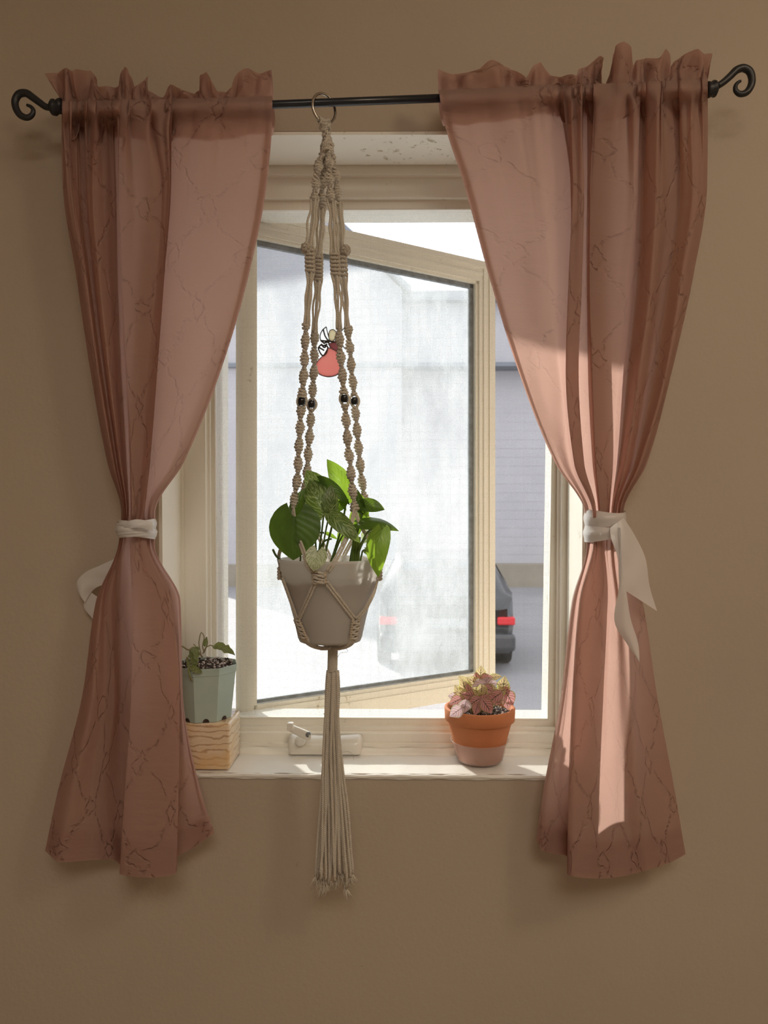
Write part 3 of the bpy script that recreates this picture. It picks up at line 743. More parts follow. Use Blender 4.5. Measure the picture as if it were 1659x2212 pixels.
    n = 240; q = np.linspace(0, 1, n); pl = np.r_[0, np.cumsum(np.hypot(np.diff(rx), np.diff(ry)))]; pl /= pl[-1]
    # denser param: let the base follow the drape's top row
    tx = np.interp(q, pl, rx); ty = np.interp(q, pl, ry)
    bj = (q*(nu-1)).astype(int)
    # choose the base index whose x is nearest while staying in order
    top = PT[0]; topx = G[0, :, 0]
    bj = np.clip(np.round(np.interp((tx-rx.min())/(rx.max()-rx.min()), np.linspace(0, 1, nu), np.arange(nu))), 0, nu-1)
    bj = np.maximum.accumulate(bj)
    bj = np.clip(np.interp(np.maximum.accumulate(tx), np.maximum.accumulate(topx)+np.arange(nu)*1e-4, np.arange(nu)), 0, nu-1)
    for lay, (off, sc_) in enumerate(((0, 1.0), (.010, .93))):
        rws = []; uvs = []
        wav = np.array([n1(x*1.6+lay*.3) for x in q])*.009+.013*np.sin(q*47+lay)
        for k in range(15):
            f = k/14; row = []; ur = []
            for j in range(n):
                i = int(bj[j]); fr = bj[j]-i; i2 = min(i+1, nu-1)
                bp = top[i]*(1-fr)+top[i2]*fr
                tp = np.array(P(tx[j], 205+(ty[j]-205)*sc_, RODY-.004))-np.array(base)
                g = f**1.15
                p = bp*(1-g)+tp*g; p = p.copy()
                p[1] = (bp[1]+off*1.0)*(1-f)+((RODY-.004-base.y)+wav[j]+off*.6)*f+(-.006*math.sin(math.pi*f)*math.sin(q[j]*120+2*n2(q[j])))
                row.append(tuple(p)); ur.append((U2[0, i], f*.06))
            rws.append(row); uvs.append(ur)
        m = MB(); m.grid(rws, uvs, flip=False); m.build('ruffle', M['curtain'], root, True)
    return root

LT = [  # x at y = 205 262 400 600 800 1000 1108, then fold depth in mm towards the room
    ([131,131,135,165,195,232,262], -6), ([150,150,155,185,212,245,266], 8), ([172,172,176,196,222,252,269], -15), ([204,202,200,215,235,260,273], 12),
    ([240,243,250,254,262,274,279], -20), ([266,262,259,264,275,284,285], 14), ([335,332,350,338,318,306,300], [10,10,8,12,14,12,8]), ([374,372,370,355,340,324,312], [14,14,16,22,24,20,12]),
    ([360,356,352,338,324,314,310], [-4,-6,-8,-8,-6,-6,-6]), ([445,440,430,415,390,348,319], [4,2,2,0,-2,0,4]), ([520,518,505,480,440,372,325], [4,2,4,4,4,4,6]), ([588,587,575,535,476,395,334], 0)]
LL = [([256,207,178,127], -10), ([257,218,200,160], 6), ([259,228,226,200], -8), ([262,240,246,226], -14), ([266,260,262,262], -30), ([278,288,292,284], -16),
      ([282,285,283,270], 22), ([300,330,332,322], 28), ([318,368,388,386], 22), ([318,362,374,378], -4), ([327,382,390,404], -14), ([333,389,394,430], -8)]
LBt = [(97,1838), (133,1863), (200,1858), (238,1856), (262,1872), (262,1880), (258,1888), (322,1896), (380,1886), (380,1856), (420,1830), (462,1800)]
LR = [(97,160),(112,153),(130,150),(150,155),(168,171),(175,160),(190,143),(204,160),(212,190),(222,200),(245,185),(250,165),(268,146),(282,158),(284,185),(292,182),(303,170),(319,162),(312,195),(340,199),(360,190),(372,189),(388,199),(421,204),(424,180),(431,159),(449,164),(470,200),(485,193),(502,192),(515,165),(538,149),(588,156)]
RT = [([948,958,1003,1058,1120,1200,1264], 0), ([1050,1052,1090,1125,1165,1218,1268], [2,2,4,6,8,6,4]), ([1140,1142,1160,1186,1207,1234,1272], [6,6,8,12,14,10,6]), ([1206,1212,1232,1236,1232,1246,1280], -8),
      ([1230,1231,1236,1228,1222,1240,1280], 20), ([1256,1258,1263,1258,1250,1262,1288], 24), ([1246,1246,1249,1247,1244,1258,1282], -12), ([1276,1275,1272,1268,1270,1280,1292], -16),
      ([1286,1285,1276,1274,1280,1288,1297], 16), ([1372,1370,1370,1352,1335,1322,1312], 12), ([1386,1386,1384,1376,1356,1336,1320], -15), ([1422,1420,1420,1408,1383,1352,1327], 15),
      ([1462,1462,1465,1443,1413,1370,1334], -12), ([1496,1495,1500,1474,1440,1383,1340], 9), ([1530,1530,1528,1497,1452,1398,1347], -6)]
RL = [([1268,1236,1213,1176], -14), ([1270,1240,1218,1188], -8), ([1272,1244,1226,1203], -8), ([1275,1246,1231,1216], -12), ([1284,1262,1248,1240], -18), ([1282,1251,1236,1228], 20),
      ([1287,1264,1248,1240], 26), ([1294,1286,1271,1268], 22), ([1302,1311,1301,1294], 15), ([1309,1319,1313,1320], 4), ([1317,1328,1337,1346], 1), ([1326,1341,1361,1376], 6), ([1334,1355,1382,1402], 2), ([1343,1372,1402,1432], -2), ([1352,1388,1419,1456], -6)]
RB = [(1159,1816), (1172,1838), (1198,1845), (1222,1848), (1227,1862), (1226,1888), (1236,1893), (1268,1897), (1300,1898), (1340,1894), (1370,1887), (1400,1879), (1430,1870), (1458,1858), (1481,1845)]
RR = [(947,144),(975,152),(1008,158),(1035,160),(1058,146),(1080,139),(1102,141),(1120,158),(1136,172),(1152,145),(1171,125),(1190,145),(1211,168),(1222,172),(1240,178),(1250,148),(1272,132),(1293,120),(1300,130),(1290,160),(1285,175),(1312,176),(1322,150),(1323,112),(1338,106),(1358,112),(1370,140),(1376,126),(1398,125),(1420,134),(1432,116),(1446,122),(1447,150),(1460,125),(1480,114),(1503,112),(1516,124),(1543,111),(1532,140),(1522,158)]
make_curtain('curtain', 'dusty pink curtain left of the window, tied with white ribbon', 11, None, LT, LL, LBt, ([0, .06, .5, .72, .85, 1], [.5, 1, 1, .55, .15, .1]), LR, 296, 1808, 1141, 'right')
make_curtain('curtain', 'dusty pink curtain right of the window, its ribbon tails hanging down', 23, None, RT, RL, RB, ([0, .08, .22, .4, 1], [.1, .15, .6, 1, 1]), RR, 272, 1808, 1141, 'left')

# ------------------------------------------------------------------ ribbons
def band(m, cx, cy, hw, h, Yc, hd, tilt=0, lump=0, n=40, th=0.0):
    c = P(cx, cy, Yc); k = MPX(Yc); rows = []
    for i in range(7):
        f = i/6-.5; row = []
        for j in range(n):
            a = 2*math.pi*j/n; x = c.x+hw*k*math.cos(a)*(1+.03*math.cos(f*6)); y = Yc+hd*math.sin(a)*(1+.06*math.cos(f*math.pi))
            row.append((x, y-.0022*math.cos(f*math.pi)*(1 if y < Yc else -1)-lump*math.sin(f*9+a*2)*.001, c.z-f*h*k*(1+.18*math.sin(a*2+1))+tilt*(x-c.x)))
        rows.append(row)
    m.grid(rows, [[(j/n, i/6) for j in range(n)] for i in range(7)], closed_u=True)
def strip(m, A, B, n=24, twist=None, Y=None):
    """ribbon between two edge polylines given as pixels with depth"""
    a = curve([P(*p) for p in A], n); b = curve([P(*p) for p in B], n); rows = []
    for i in range(n):
        rows.append([a[i].lerp(b[i], t)+Vector((0, -.0035*math.sin(math.pi*t)+.0015*math.sin(i*.5+t*5), 0)) for t in np.linspace(0, 1, 7)])
    m.grid(rows, [[(t, i/n) for t in np.linspace(0, 1, 7)] for i in range(n)])
def ribbons():
    r = empty('ribbon_tie', P(294, 1141, -.08)); tag(r, 'white satin ribbon knotted round the left pink curtain', 'ribbon', 'white ribbon tiebacks') ; b = Vector(r.location)
    m = MB(); band(m, 297, 1133, 38, 20, -.078, .033, .03, 1); band(m, 294, 1146, 40, 26, -.078, .034, -.10, 1.4); band(m, 297, 1152, 39, 15, -.078, .0335, .02, 2)
    m.build('wrap', M['ribbon'], r, True, loc=-b)
    m = MB(); strip(m, [(262, 1130, -.105), (300, 1122, -.118), (331, 1128, -.105)], [(260, 1150, -.105), (300, 1140, -.120), (331, 1148, -.105)])
    m.build('fold', M['ribbon'], r, True, loc=-b)
    m = MB(); strip(m, [(262, 1200, -.035), (215, 1222, -.03), (182, 1238, -.028), (166, 1256, -.026), (172, 1285, -.024), (184, 1300, -.024)], [(262, 1262, -.035), (230, 1262, -.03), (215, 1266, -.028), (202, 1274, -.026), (188, 1292, -.024), (184, 1302, -.024)])
    strip(m, [(196, 1279, -.020), (184, 1294, -.018), (181, 1305, -.018), (196, 1332, -.02), (225, 1370, -.03)], [(215, 1290, -.02), (216, 1300, -.018), (220, 1310, -.018), (232, 1330, -.02), (240, 1360, -.03)])
    m.build('tail', M['ribbon'], r, True, loc=-b)
    r = empty('ribbon_tie', P(1308, 1141, -.08)); tag(r, 'white satin ribbon with two long tails on the right pink curtain', 'ribbon', 'white ribbon tiebacks'); b = Vector(r.location)
    m = MB(); band(m, 1307, 1122, 43, 34, -.078, .033, -.03, 1.2); band(m, 1304, 1151, 41, 30, -.078, .034, .06, 1.6)
    m.build('wrap', M['ribbon'], r, True, loc=-b)
    m = MB(); m.ball(P(1330, 1146, -.115), .0095, 14, 9, 1.3); m.build('knot', M['ribbon'], r, True, loc=-b)
    m = MB(); strip(m, [(1318, 1140, -.125), (1320, 1160, -.132), (1335, 1208, -.130), (1337, 1260, -.128), (1338, 1268, -.127)], [(1346, 1118, -.118), (1368, 1150, -.118), (1392, 1200, -.118), (1403, 1262, -.117), (1419, 1320, -.116)])
    m.build('tail', M['ribbon'], r, True, loc=-b)
    m = MB(); strip(m, [(1334, 1140, -.136), (1338, 1200, -.136), (1336, 1270, -.134), (1329, 1348, -.130), (1355, 1392, -.128), (1380, 1429, -.127)], [(1341, 1140, -.137), (1342, 1200, -.138), (1352, 1275, -.137), (1362, 1335, -.134), (1380, 1395, -.131), (1381, 1430, -.127)])
    m.build('tail', M['ribbon'], r, True, loc=-b)
ribbons()

# ------------------------------------------------------------------ macrame hanger
def loop(m, c, t, ang, a, b, r, tilt=.25, n=12, nn=5):
    t = t.normalized(); e1 = Vector((1, 0, 0)); e1 = (e1-t*e1.dot(t)).normalized(); e2 = t.cross(e1)
    d1 = e1*math.cos(ang)+e2*math.sin(ang); d2 = t.cross(d1)
    pts = [c+d1*a*math.cos(2*math.pi*k/n)+d2*b*math.sin(2*math.pi*k/n)+t*(tilt*b*math.sin(2*math.pi*k/n+.6)) for k in range(n)]
    m.tube(pts, r, nn, closed=True)
def spiral(m, path, a=.0060, b=.0016, r=.0024, step=.0047, half=.0282, ph=0, taper=True):
    L = sum((path[i+1]-path[i]).length for i in range(len(path)-1)); n = max(2, int(L/step)); c = curve(path, n+1)
    for i in range(n+1):
        t = c[min(i+1, n)]-c[max(i-1, 0)]
        loop(m, c[i]+Vector((random.uniform(-1, 1), random.uniform(-1, 1), 0))*.0004, t, ph+math.pi*i*step/half, a*random.uniform(.93, 1.06), b, r*random.uniform(.92, 1.08), .9)
    m.tube(c, .0028, 6)
def square(m, path, a=.0062, b=.0034, r=.0025, step=.0060):
    L = sum((path[i+1]-path[i]).length for i in range(len(path)-1)); n = max(2, int(L/step)); c = curve(path, n+1)
    for i in range(n+1):
        t = c[min(i+1, n)]-c[max(i-1, 0)]
        loop(m, c[i], t, 0, a, b, r, .2)
        for s in (-1, 1): m.ball(c[i]+Vector((s*a*.92, 0, .0012)), r*1.25, 6, 5, 1.3)
    m.tube(c, b*.9, 6)
def strands(m, path, n=4, r=.0019, w=.0050, wob=.0012, w2=None):
    path = [path[0]+(path[0]-path[1]).normalized()*.006]+list(path)+[path[-1]+(path[-1]-path[-2]).normalized()*.006]
    c = curve(path, 22)
    for k in range(n):
        o = (k-(n-1)/2)/max(1, (n-1)/2) if n > 1 else 0; ph = random.uniform(0, 6); oy = (.0022 if k % 2 else -.0016)
        pts = []
        for i, p in enumerate(c):
            f = i/21; ww = w*(1-f)+(w if w2 is None else w2)*f
            ww *= (.62+.38*math.cos(math.pi*2*f)**2)
            pts.append(p+Vector((o*ww+wob*math.sin(math.pi*f)*math.sin(f*4+ph), oy, 0)))
        m.tube(pts, r, 7)
PY = -.090
PC = P(713, 1208, PY); KP = MPX(PY)
POT = [(1383, 66), (1376, 69), (1335, 78), (1297, 88), (1240, 102), (1222, 106.5), (1207, 110.5)]
def potr(py): return float(np.interp(py, [q[0] for q in POT][0::1][::-1], [q[1] for q in POT][::-1]))*KP
def onpot(px, py, side=-1, off=.0028):
    r = potr(py)+off; Y = PY
    for _ in range(4):
        x = P(px, py, Y).x; dx = max(-r*.9995, min(r*.9995, x-PC.x)); Y = PY+side*math.sqrt(max(r*r-dx*dx, 0))
    v = P(px, py, Y); v.x = PC.x+dx; return v

def macrame():
    root = empty('macrame_hanger', P(713, 1399, PY)); B = Vector(root.location)
    tag(root, 'cream cotton macrame plant hanger with long tassel, hung from the curtain rod', 'plant hanger')
    def put(m, nm, mat='cord', smooth=True, par=None): return m.build(nm, M[mat], root if par is None else par, smooth, loc=-B if par is None else (0, 0, 0))
    # ring
    c = P(700, 234.5, RODY); c.y = RODY; R = .0213; fi = math.radians(36)
    pts = [c+Vector((R*math.cos(a)*math.cos(fi), R*math.cos(a)*math.sin(fi), R*1.12*math.sin(a))) for a in np.linspace(0, 2*math.pi, 49)[:-1]]
    m = MB(); m.tube(pts, .0023, 12, closed=True); put(m, 'metal_ring', 'steel')
    # lark's head loops over the ring then the bound neck
    m = MB(); h = Vector((math.cos(fi), math.sin(fi), 0))
    for k in range(7):
        o = (k-3)*.0036; q = c+h*(o*.75)+Vector((0, 0, -R*1.12*math.sqrt(1-(o*.75/R)**2)))
        nrm = Vector((-h.y, h.x, 0))
        m.tube([q+nrm*.0042*math.cos(a)+Vector((0, 0, .0052*math.sin(a))) for a in np.linspace(0, 2*math.pi, 15)[:-1]], .0018, 7, closed=True)
    put(m, 'ring_knot')
    m = MB(); path = [P(701, 266, PY), P(705, 290, PY), P(707, 310, PY), P(706, 334, PY)]; cc = curve(path, 12)
    for i, p in enumerate(cc):
        f = i/11; a = float(np.interp(f, [0, .15, .5, .8, 1], [.0090, .0095, .0058, .0100, .0115]))
        loop(m, p, Vector((.45 if i % 2 else -.25, .1, -1)), .3+i*.35, a, a*.6, .0027, .9, 16, 7)
        if i in (0, 1, 6, 8, 10):
            for sg in (-1, 1): m.tube([p+Vector((sg*a*.9, -.002, .004)), p+Vector((sg*a*.2, -a*.75, 0)), p+Vector((-sg*a*.8, -.003, -.005))], .0024, 7)
    m.tube(cc, .0065, 8); put(m, 'gathering_knot')
    yf, yb = -.1165, -.068
    arms = {
        'FL': dict(up=[(698, 334, -.094), (690, 352, -.100), (684, 385, -.104), (680, 428, -.106)], s1=[(679, 434, -.106), (674, 480, -.110), (669, 528, -.114)],
                   sq=[(669, 541, -.115), (670, 585, -.116)], s2=[(670, 590, -.116), (667, 640, yf), (663, 696, yf)], sp=[(661, 702, yf), (658, 780, yf), (652, 866, yf), (646, 960, yf), (641, 1045, yf), (633, 1094, yf)], bead=(652, 867, yf-.0045), ph=.2),
        'FR': dict(up=[(710, 332, -.096), (712, 360, -.102), (713, 400, -.105), (715, 436, -.107)], s1=[(716, 440, -.107), (720, 490, -.111), (723, 545, -.115)],
                   sq=[(723, 550, -.115), (725, 592, -.116)], s2=[(725, 597, -.116), (729, 650, yf), (732, 704, yf)], sp=[(732, 708, yf), (737, 780, yf), (744, 860, yf), (751, 950, yf), (760, 1040, yf), (766, 1100, yf)], bead=(745, 861, yf-.0045), ph=1.2),
        'BL': dict(up=[(704, 345, -.086), (697, 390, -.080), (695, 420, -.078), (695, 448, -.076)], s1=[(695, 450, -.076), (693, 500, -.072), (688, 550, yb)],
                   sq=[(688, 556, yb), (687, 604, yb)], s2=[(687, 609, yb), (683, 660, yb), (680, 714, yb)], sp=[(680, 718, yb), (679, 780, yb), (674, 866, yb), (668, 950, yb), (663, 1020, yb), (658, 1060, yb)], bead=(673, 873, yb-.0045), ph=2.0),
        'BR': dict(up=[(714, 338, -.086), (724, 370, -.080), (728, 410, -.078), (730, 440, -.076)], s1=[(732, 444, -.076), (735, 500, -.072), (738, 548, yb)],
                   sq=[(739, 556, yb), (741, 594, yb)], s2=[(742, 600, yb), (746, 650, yb), (750, 704, yb)], sp=[(752, 708, yb), (758, 780, yb), (766, 866, yb), (773, 950, yb), (781, 1030, yb), (788, 1085, yb)], bead=(765, 866, yb-.0045), ph=2.7)}
    W = lambda L: [P(*q) for q in L]
    for k, a in arms.items():
        m = MB(); spiral(m, W(a['up']), ph=a['ph'], a=.0064, half=.027); put(m, 'spiral_knots')
        m = MB(); strands(m, W(a['s1']), 4, w=.0062); put(m, 'loose_cords')
        m = MB(); square(m, W(a['sq']))
        if k in ('FL', 'BR'):  # berry knot bulging out to the side
            p = P(a['sq'][0][0]+(-7 if k == 'FL' else 7), 536 if k == 'FL' else 541, a['sq'][0][2]-.002)
            for i in range(20):
                zc = 1-2*(i+.5)/20; th = math.acos(zc); fi2 = i*2.4; q = p+Vector((math.sin(th)*math.cos(fi2), math.sin(th)*math.sin(fi2), math.cos(th)*1.1))*.0072
                loop(m, q, q-p, i*1.3, .0026, .0020, .0016, .3, 10, 5); m.ball(q, .0026, 7, 5)
            m.ball(p, .0070, 12, 8)
        put(m, 'square_knots')
        m = MB(); strands(m, W(a['s2']), 4, w=.0062, w2=.0035); put(m, 'loose_cords')
        # spiral arm with the bead held in the middle
        sp = curve(W(a['sp']), 80); bz = P(*a['bead']).z
        up = [p for p in sp if p.z > bz+.0085]; dn = [p for p in sp if p.z < bz-.0085]
        m = MB(); spiral(m, up, ph=a['ph']); spiral(m, dn, ph=a['ph']+2.5)
        mid = [p for p in sp if abs(p.z-bz) < .013]
        for s in (-1, 1):
            cm = curve(mid, 10); m.tube([p+Vector((s*(.0062*math.sin(math.pi*(i+.5)/10)+.001), .001, 0)) for i, p in enumerate(cm)], .0023, 8)
        put(m, 'spiral_knots')
        bc = min(sp, key=lambda p: abs(p.z-bz)); m = MB()
        m.lathe([(.0022, -.0060), (.0052, -.0056), (.0061, -.0028), (.0062, 0), (.0061, .0028), (.0052, .0056), (.0022, .0060)], (bc.x, bc.y-.0035, bz), 18, caps=True)
        put(m, 'bead', 'bead')
    # cradle: pairs of cords down to the side knots, then on to the lower knots
    def pair(m, pts, w=.0021, r=.0019, n=26):
        c = curve(pts, n)
        for s in (-1, 1):
            q = []
            for i, p in enumerate(c):
                t = (c[min(i+1, n-1)]-c[max(i-1, 0)]).normalized(); sd = t.cross(Vector((p.x-PC.x, p.y-PY, 0)).normalized() if abs(p.x-PC.x)+abs(p.y-PY) > .02 else Vector((0, 1, 0)))
                q.append(p+sd.normalized()*s*w)
            m.tube(q, r, 8)
    k1, k2 = onpot(677, 1247), onpot(703, 1247)
    KL, KR = onpot(606, 1238, -1), onpot(821, 1240, -1); KB = onpot(726, 1240, 1)
    FLe, FRe, BLe, BRe = P(633, 1094, yf), P(766, 1100, yf), P(658, 1060, yb), P(788, 1085, yb)
    fr = onpot(690, 1247)
    m = MB(); pair(m, [FLe, P(641, 1150, -.140), P(655, 1190, -.165), P(668, 1225, -.175), k1+Vector((0, -.002, .008))]); put(m, 'cradle_cord')
    m = MB(); pair(m, [FRe, P(757, 1140, -.136), P(735, 1190, -.160), P(718, 1220, -.172), k2+Vector((.003, -.002, .008))]); put(m, 'cradle_cord')
    m = MB(); pair(m, [FLe, P(626, 1130, -.115), P(612, 1170, -.110), P(601, 1203, -.105), KL+Vector((0, 0, .006))]); put(m, 'cradle_cord')
    m = MB(); pair(m, [FRe, P(777, 1130, -.112), P(796, 1165, -.108), P(815, 1200, -.105), P(824, 1222, -.105), KR+Vector((0, 0, .004))]); put(m, 'cradle_cord')
    m = MB(); pair(m, [BLe, P(672, 1120, -.045), P(694, 1170, -.02), P(712, 1203, -.004), KB+Vector((-.004, 0, .004))]); put(m, 'cradle_cord')
    m = MB(); pair(m, [BRe, P(782, 1120, -.045), P(762, 1165, -.02), P(742, 1203, -.004), KB+Vector((.004, 0, .004))]); put(m, 'cradle_cord')
    m = MB(); pair(m, [BLe, P(640, 1110, -.080), P(620, 1160, -.085), P(603, 1203, -.088), KL+Vector((-.001, .008, .004))]); put(m, 'cradle_cord')
    m = MB(); pair(m, [BRe, P(798, 1130, -.075), P(812, 1175, -.080), P(824, 1215, -.088), KR+Vector((.001, .008, .004))]); put(m, 'cradle_cord')
    def knot(c, a, nrows=4, st=.0048, t=Vector((0, 0, -1))):
        m = MB(); t = t.normalized(); tang = Vector((-(c.y-PY), c.x-PC.x, 0)).normalized(); out = Vector((c.x-PC.x, c.y-PY, 0)).normalized()
        for i in range(nrows):
            q = c+t*st*(i-(nrows-1)/2)
            pts = [q+tang*a*math.cos(x)+out*.0030*math.sin(x)+t*.0018*math.sin(2*x+i*3) for x in np.linspace(0, 2*math.pi, 17)[:-1]]
            m.tube(pts, .0022, 7, closed=True)
            for s in (-1, 1): m.ball(q+tang*a*s+out*.001, .0027, 7, 5)
            m.tube([q-tang*a*.9+out*.0032-t*.002, q+out*.0046, q+tang*a*.9+out*.0032+t*.002], .0019, 6)
        for s in (-.5, .5): m.tube([c-t*st*nrows*.5+tang*a*s, c+t*st*nrows*.5+tang*a*s], .0024, 7)
        return m
    put(knot(fr, .0098, 4, .0050), 'front_knot'); put(knot(KL, .0055, 4, .0050), 'side_knot'); put(knot(KR, .0055, 4, .0050), 'side_knot'); put(knot(KB, .0090, 4), 'back_knot')
    LLk = onpot(643, 1341, -1); LRk = onpot(768, 1341, -1); BLk, BRk = onpot(668, 1345, 1), onpot(768, 1345, 1)
    def wrapc(a, b, side, mid=None, n=9):
        """cord that lies on the pot between pixel a and pixel b"""
        return [onpot(a[0]+(b[0]-a[0])*t, a[1]+(b[1]-a[1])*t, side, .0036) for t in np.linspace(0, 1, n)]
    m = MB(); pair(m, wrapc((681, 1258), (645, 1338), -1)); put(m, 'cradle_cord')
    m = MB(); pair(m, wrapc((704, 1257), (766, 1338), -1)); put(m, 'cradle_cord')
    m = MB(); pair(m, wrapc((610, 1248), (642, 1338), -1)); put(m, 'cradle_cord')
    m = MB(); pair(m, [KR, KR+Vector((-.004, -.004, -.016))]+[P(802, 1292, -.125), P(786, 1320, -.130)]+[onpot(770, 1338, -1)]); put(m, 'cradle_cord')
    m = MB(); pair(m, wrapc((718, 1252), (672, 1340), 1)); put(m, 'cradle_cord')
    m = MB(); pair(m, wrapc((734, 1252), (768, 1340), 1)); put(m, 'cradle_cord')
    G = P(718, 1399, PY)
    for (c0, px, s, tail) in ((LLk, (643, 1341, 657, 1376), -1, (682, 1394)), (LRk, (768, 1341, 763, 1378), -1, (745, 1393)), (BLk, (668, 1345, 680, 1378), 1, (700, 1392)), (BRk, (768, 1345, 757, 1378), 1, (738, 1392))):
        m = MB(); n = 8
        for i in range(n):
            f = i/(n-1); q = onpot(px[0]+(px[2]-px[0])*f, px[1]+(px[3]-px[1])*f, s, .003); tang = Vector((-(q.y-PY), q.x-PC.x, 0)).normalized(); out = Vector((q.x-PC.x, q.y-PY, 0)).normalized()
            pts = [q+tang*.0072*math.cos(x)+out*.0028*math.sin(x)+Vector((0, 0, .0012*math.sin(2*x+i*3))) for x in np.linspace(0, 2*math.pi, 13)[:-1]]
            m.tube(pts, .0021, 7, closed=True)
            for sg in (-1, 1): m.ball(q+tang*.0072*sg+out*.001, .0026, 7, 5)
        put(m, 'lower_knots')
        e = onpot(px[2], px[3], s, .003)
        m = MB()
        for j in range(4):
            o = (j-1.5)*.0042; tang = Vector((-(e.y-PY), e.x-PC.x, 0)).normalized()
            mid = Vector(((e.x*.5+G.x*.5), e.y*.5+PY*.5, P(700, 1393, PY).z-.001*abs(j-1.5)))
            m.tube(curve([e+tang*o, (e*.75+mid*.25)+tang*o*.8+Vector((0, 0, -.004)), mid+tang*o*.6, G+Vector((o*.4, 0, .000))], 16), .0028, 8)
        put(m, 'base_cords')
    # wrapped neck
    m = MB(); n = 17; T = []
    for i in range(n*14+1):
        a = 2*math.pi*i/14; f = i/(n*14); q = P(719, 1398, PY).lerp(P(718, 1449, PY), f); T.append(q+Vector((.0070*math.cos(a), .0070*math.sin(a), .0015*math.cos(a))))
    m.tube(T, .0017, 6); m.tube([P(719, 1396, PY), P(718, 1452, PY)], .0062, 12); put(m, 'neck_wrap')
    # a loose hair of cotton
    m = MB(); m.tube(curve([P(745, 1398, -.11), P(752, 1407, -.11), P(735, 1411, -.11), P(726, 1428, -.11)], 12), .0003, 5)
    put(m, 'loose_thread'); m = MB()
    m.tube(curve([P(742, 1625, -.10), P(754, 1624, -.10), P(763, 1632, -.10), P(764, 1642, -.10)], 12), .0003, 5); put(m, 'loose_thread')
    ys = [1448, 1480, 1550, 1650, 1750, 1840, 1900]; xl = [707, 704, 700, 696, 693, 687, 683]; xr = [731, 733, 734, 740, 750, 757, 761]
    ns = 27
    for k in range(ns):
        u = (k+.5)/ns; u = min(.985, max(.015, u+random.uniform(-.02, .02))); dep = math.sqrt(max(.05, 1-(2*u-1)**2)); sg = -1 if k % 2 == 0 else 1
        yend = random.uniform(1872, 1912)+8*math.sin(u*9); ph = random.uniform(0, 6.28); am = random.uniform(1.2, 4.5)
        pts = []
        for y, a, b in zip(ys, xl, xr):
            if y > yend: y = yend
            hw = (b-a)/2*KP*.8*dep
            pts.append(P(a+(b-a)*u+am*math.sin(y/85+ph)*(.2 if y < 1500 else 1), y, PY+sg*hw*(.35+.5*((k*7) % 5)/5)))
            if y == yend: break
        if pts[-1].z > P(700, yend-2, PY).z: pts.append(P(a+(b-a)*u, yend, PY))
        m = MB(); c = curve(pts, 34); m.tube(c, .0021, 7); so_ = put(m, 'tassel_strand'); m = MB()
        end = c[-1]; d = (c[-1]-c[-3]).normalized()
        for j in range(9):
            v = Vector((random.uniform(-.6, .6)+(u-.5)*.5, random.uniform(-.4, .4), -1)).normalized()
            L = random.uniform(.012, .022); m.tube([end-d*.001, end+v*L*.5, end+v*L+Vector((random.uniform(-.002, .002), 0, 0))], [.0008, .0006, .0004], 4)
        m.build('frayed_end', M['fray'], so_, True)
macrame()

# ------------------------------------------------------------------ leaves
PROF = [(0, .34), (.05, .60), (.12, .80), (.25, .97), (.38, 1.0), (.52, .93), (.66, .76), (.80, .50), (.90, .27), (.96, .12), (1, .015)]
def leaf_obj(name, P0, P1, hw, nrm, mat, parent, off, fold=.25, curl=.1, lobe=.16, prof=PROF, wave=.0, ny=16, nx=11, side=0.0):
    P0, P1, nrm = Vector(P0), Vector(P1), Vector(nrm); y = P1-P0; L = y.length; y.normalize()
    z = (nrm-y*nrm.dot(y)).normalized(); x = y.cross(z); rows = []; uvs = []
    px, py = [p[0] for p in prof], [p[1] for p in prof]
    for i in range(ny+1):
        t = i/ny; w = float(np.interp(t, px, py))*hw; row = []; ur = []
        for j in range(nx):
            s = -1+2*j/(nx-1)
            yy = L*(t-lobe*abs(s)**1.6*(1-t)**2.2)
            xx = s*w+side*hw*math.sin(math.pi*t)
            zz = fold*abs(s)**1.3*w-curl*L*(4*t*(1-t))*-1*.5-curl*L*t*t*.5+wave*hw*math.sin(t*14+s*2)*abs(s)
            row.append(P0+x*xx+y*yy+z*zz); ur.append((s, t))
        rows.append(row); uvs.append(ur)
    m = MB(); m.grid(rows, uvs); return m.build(name, M[mat], parent, True, loc=off)

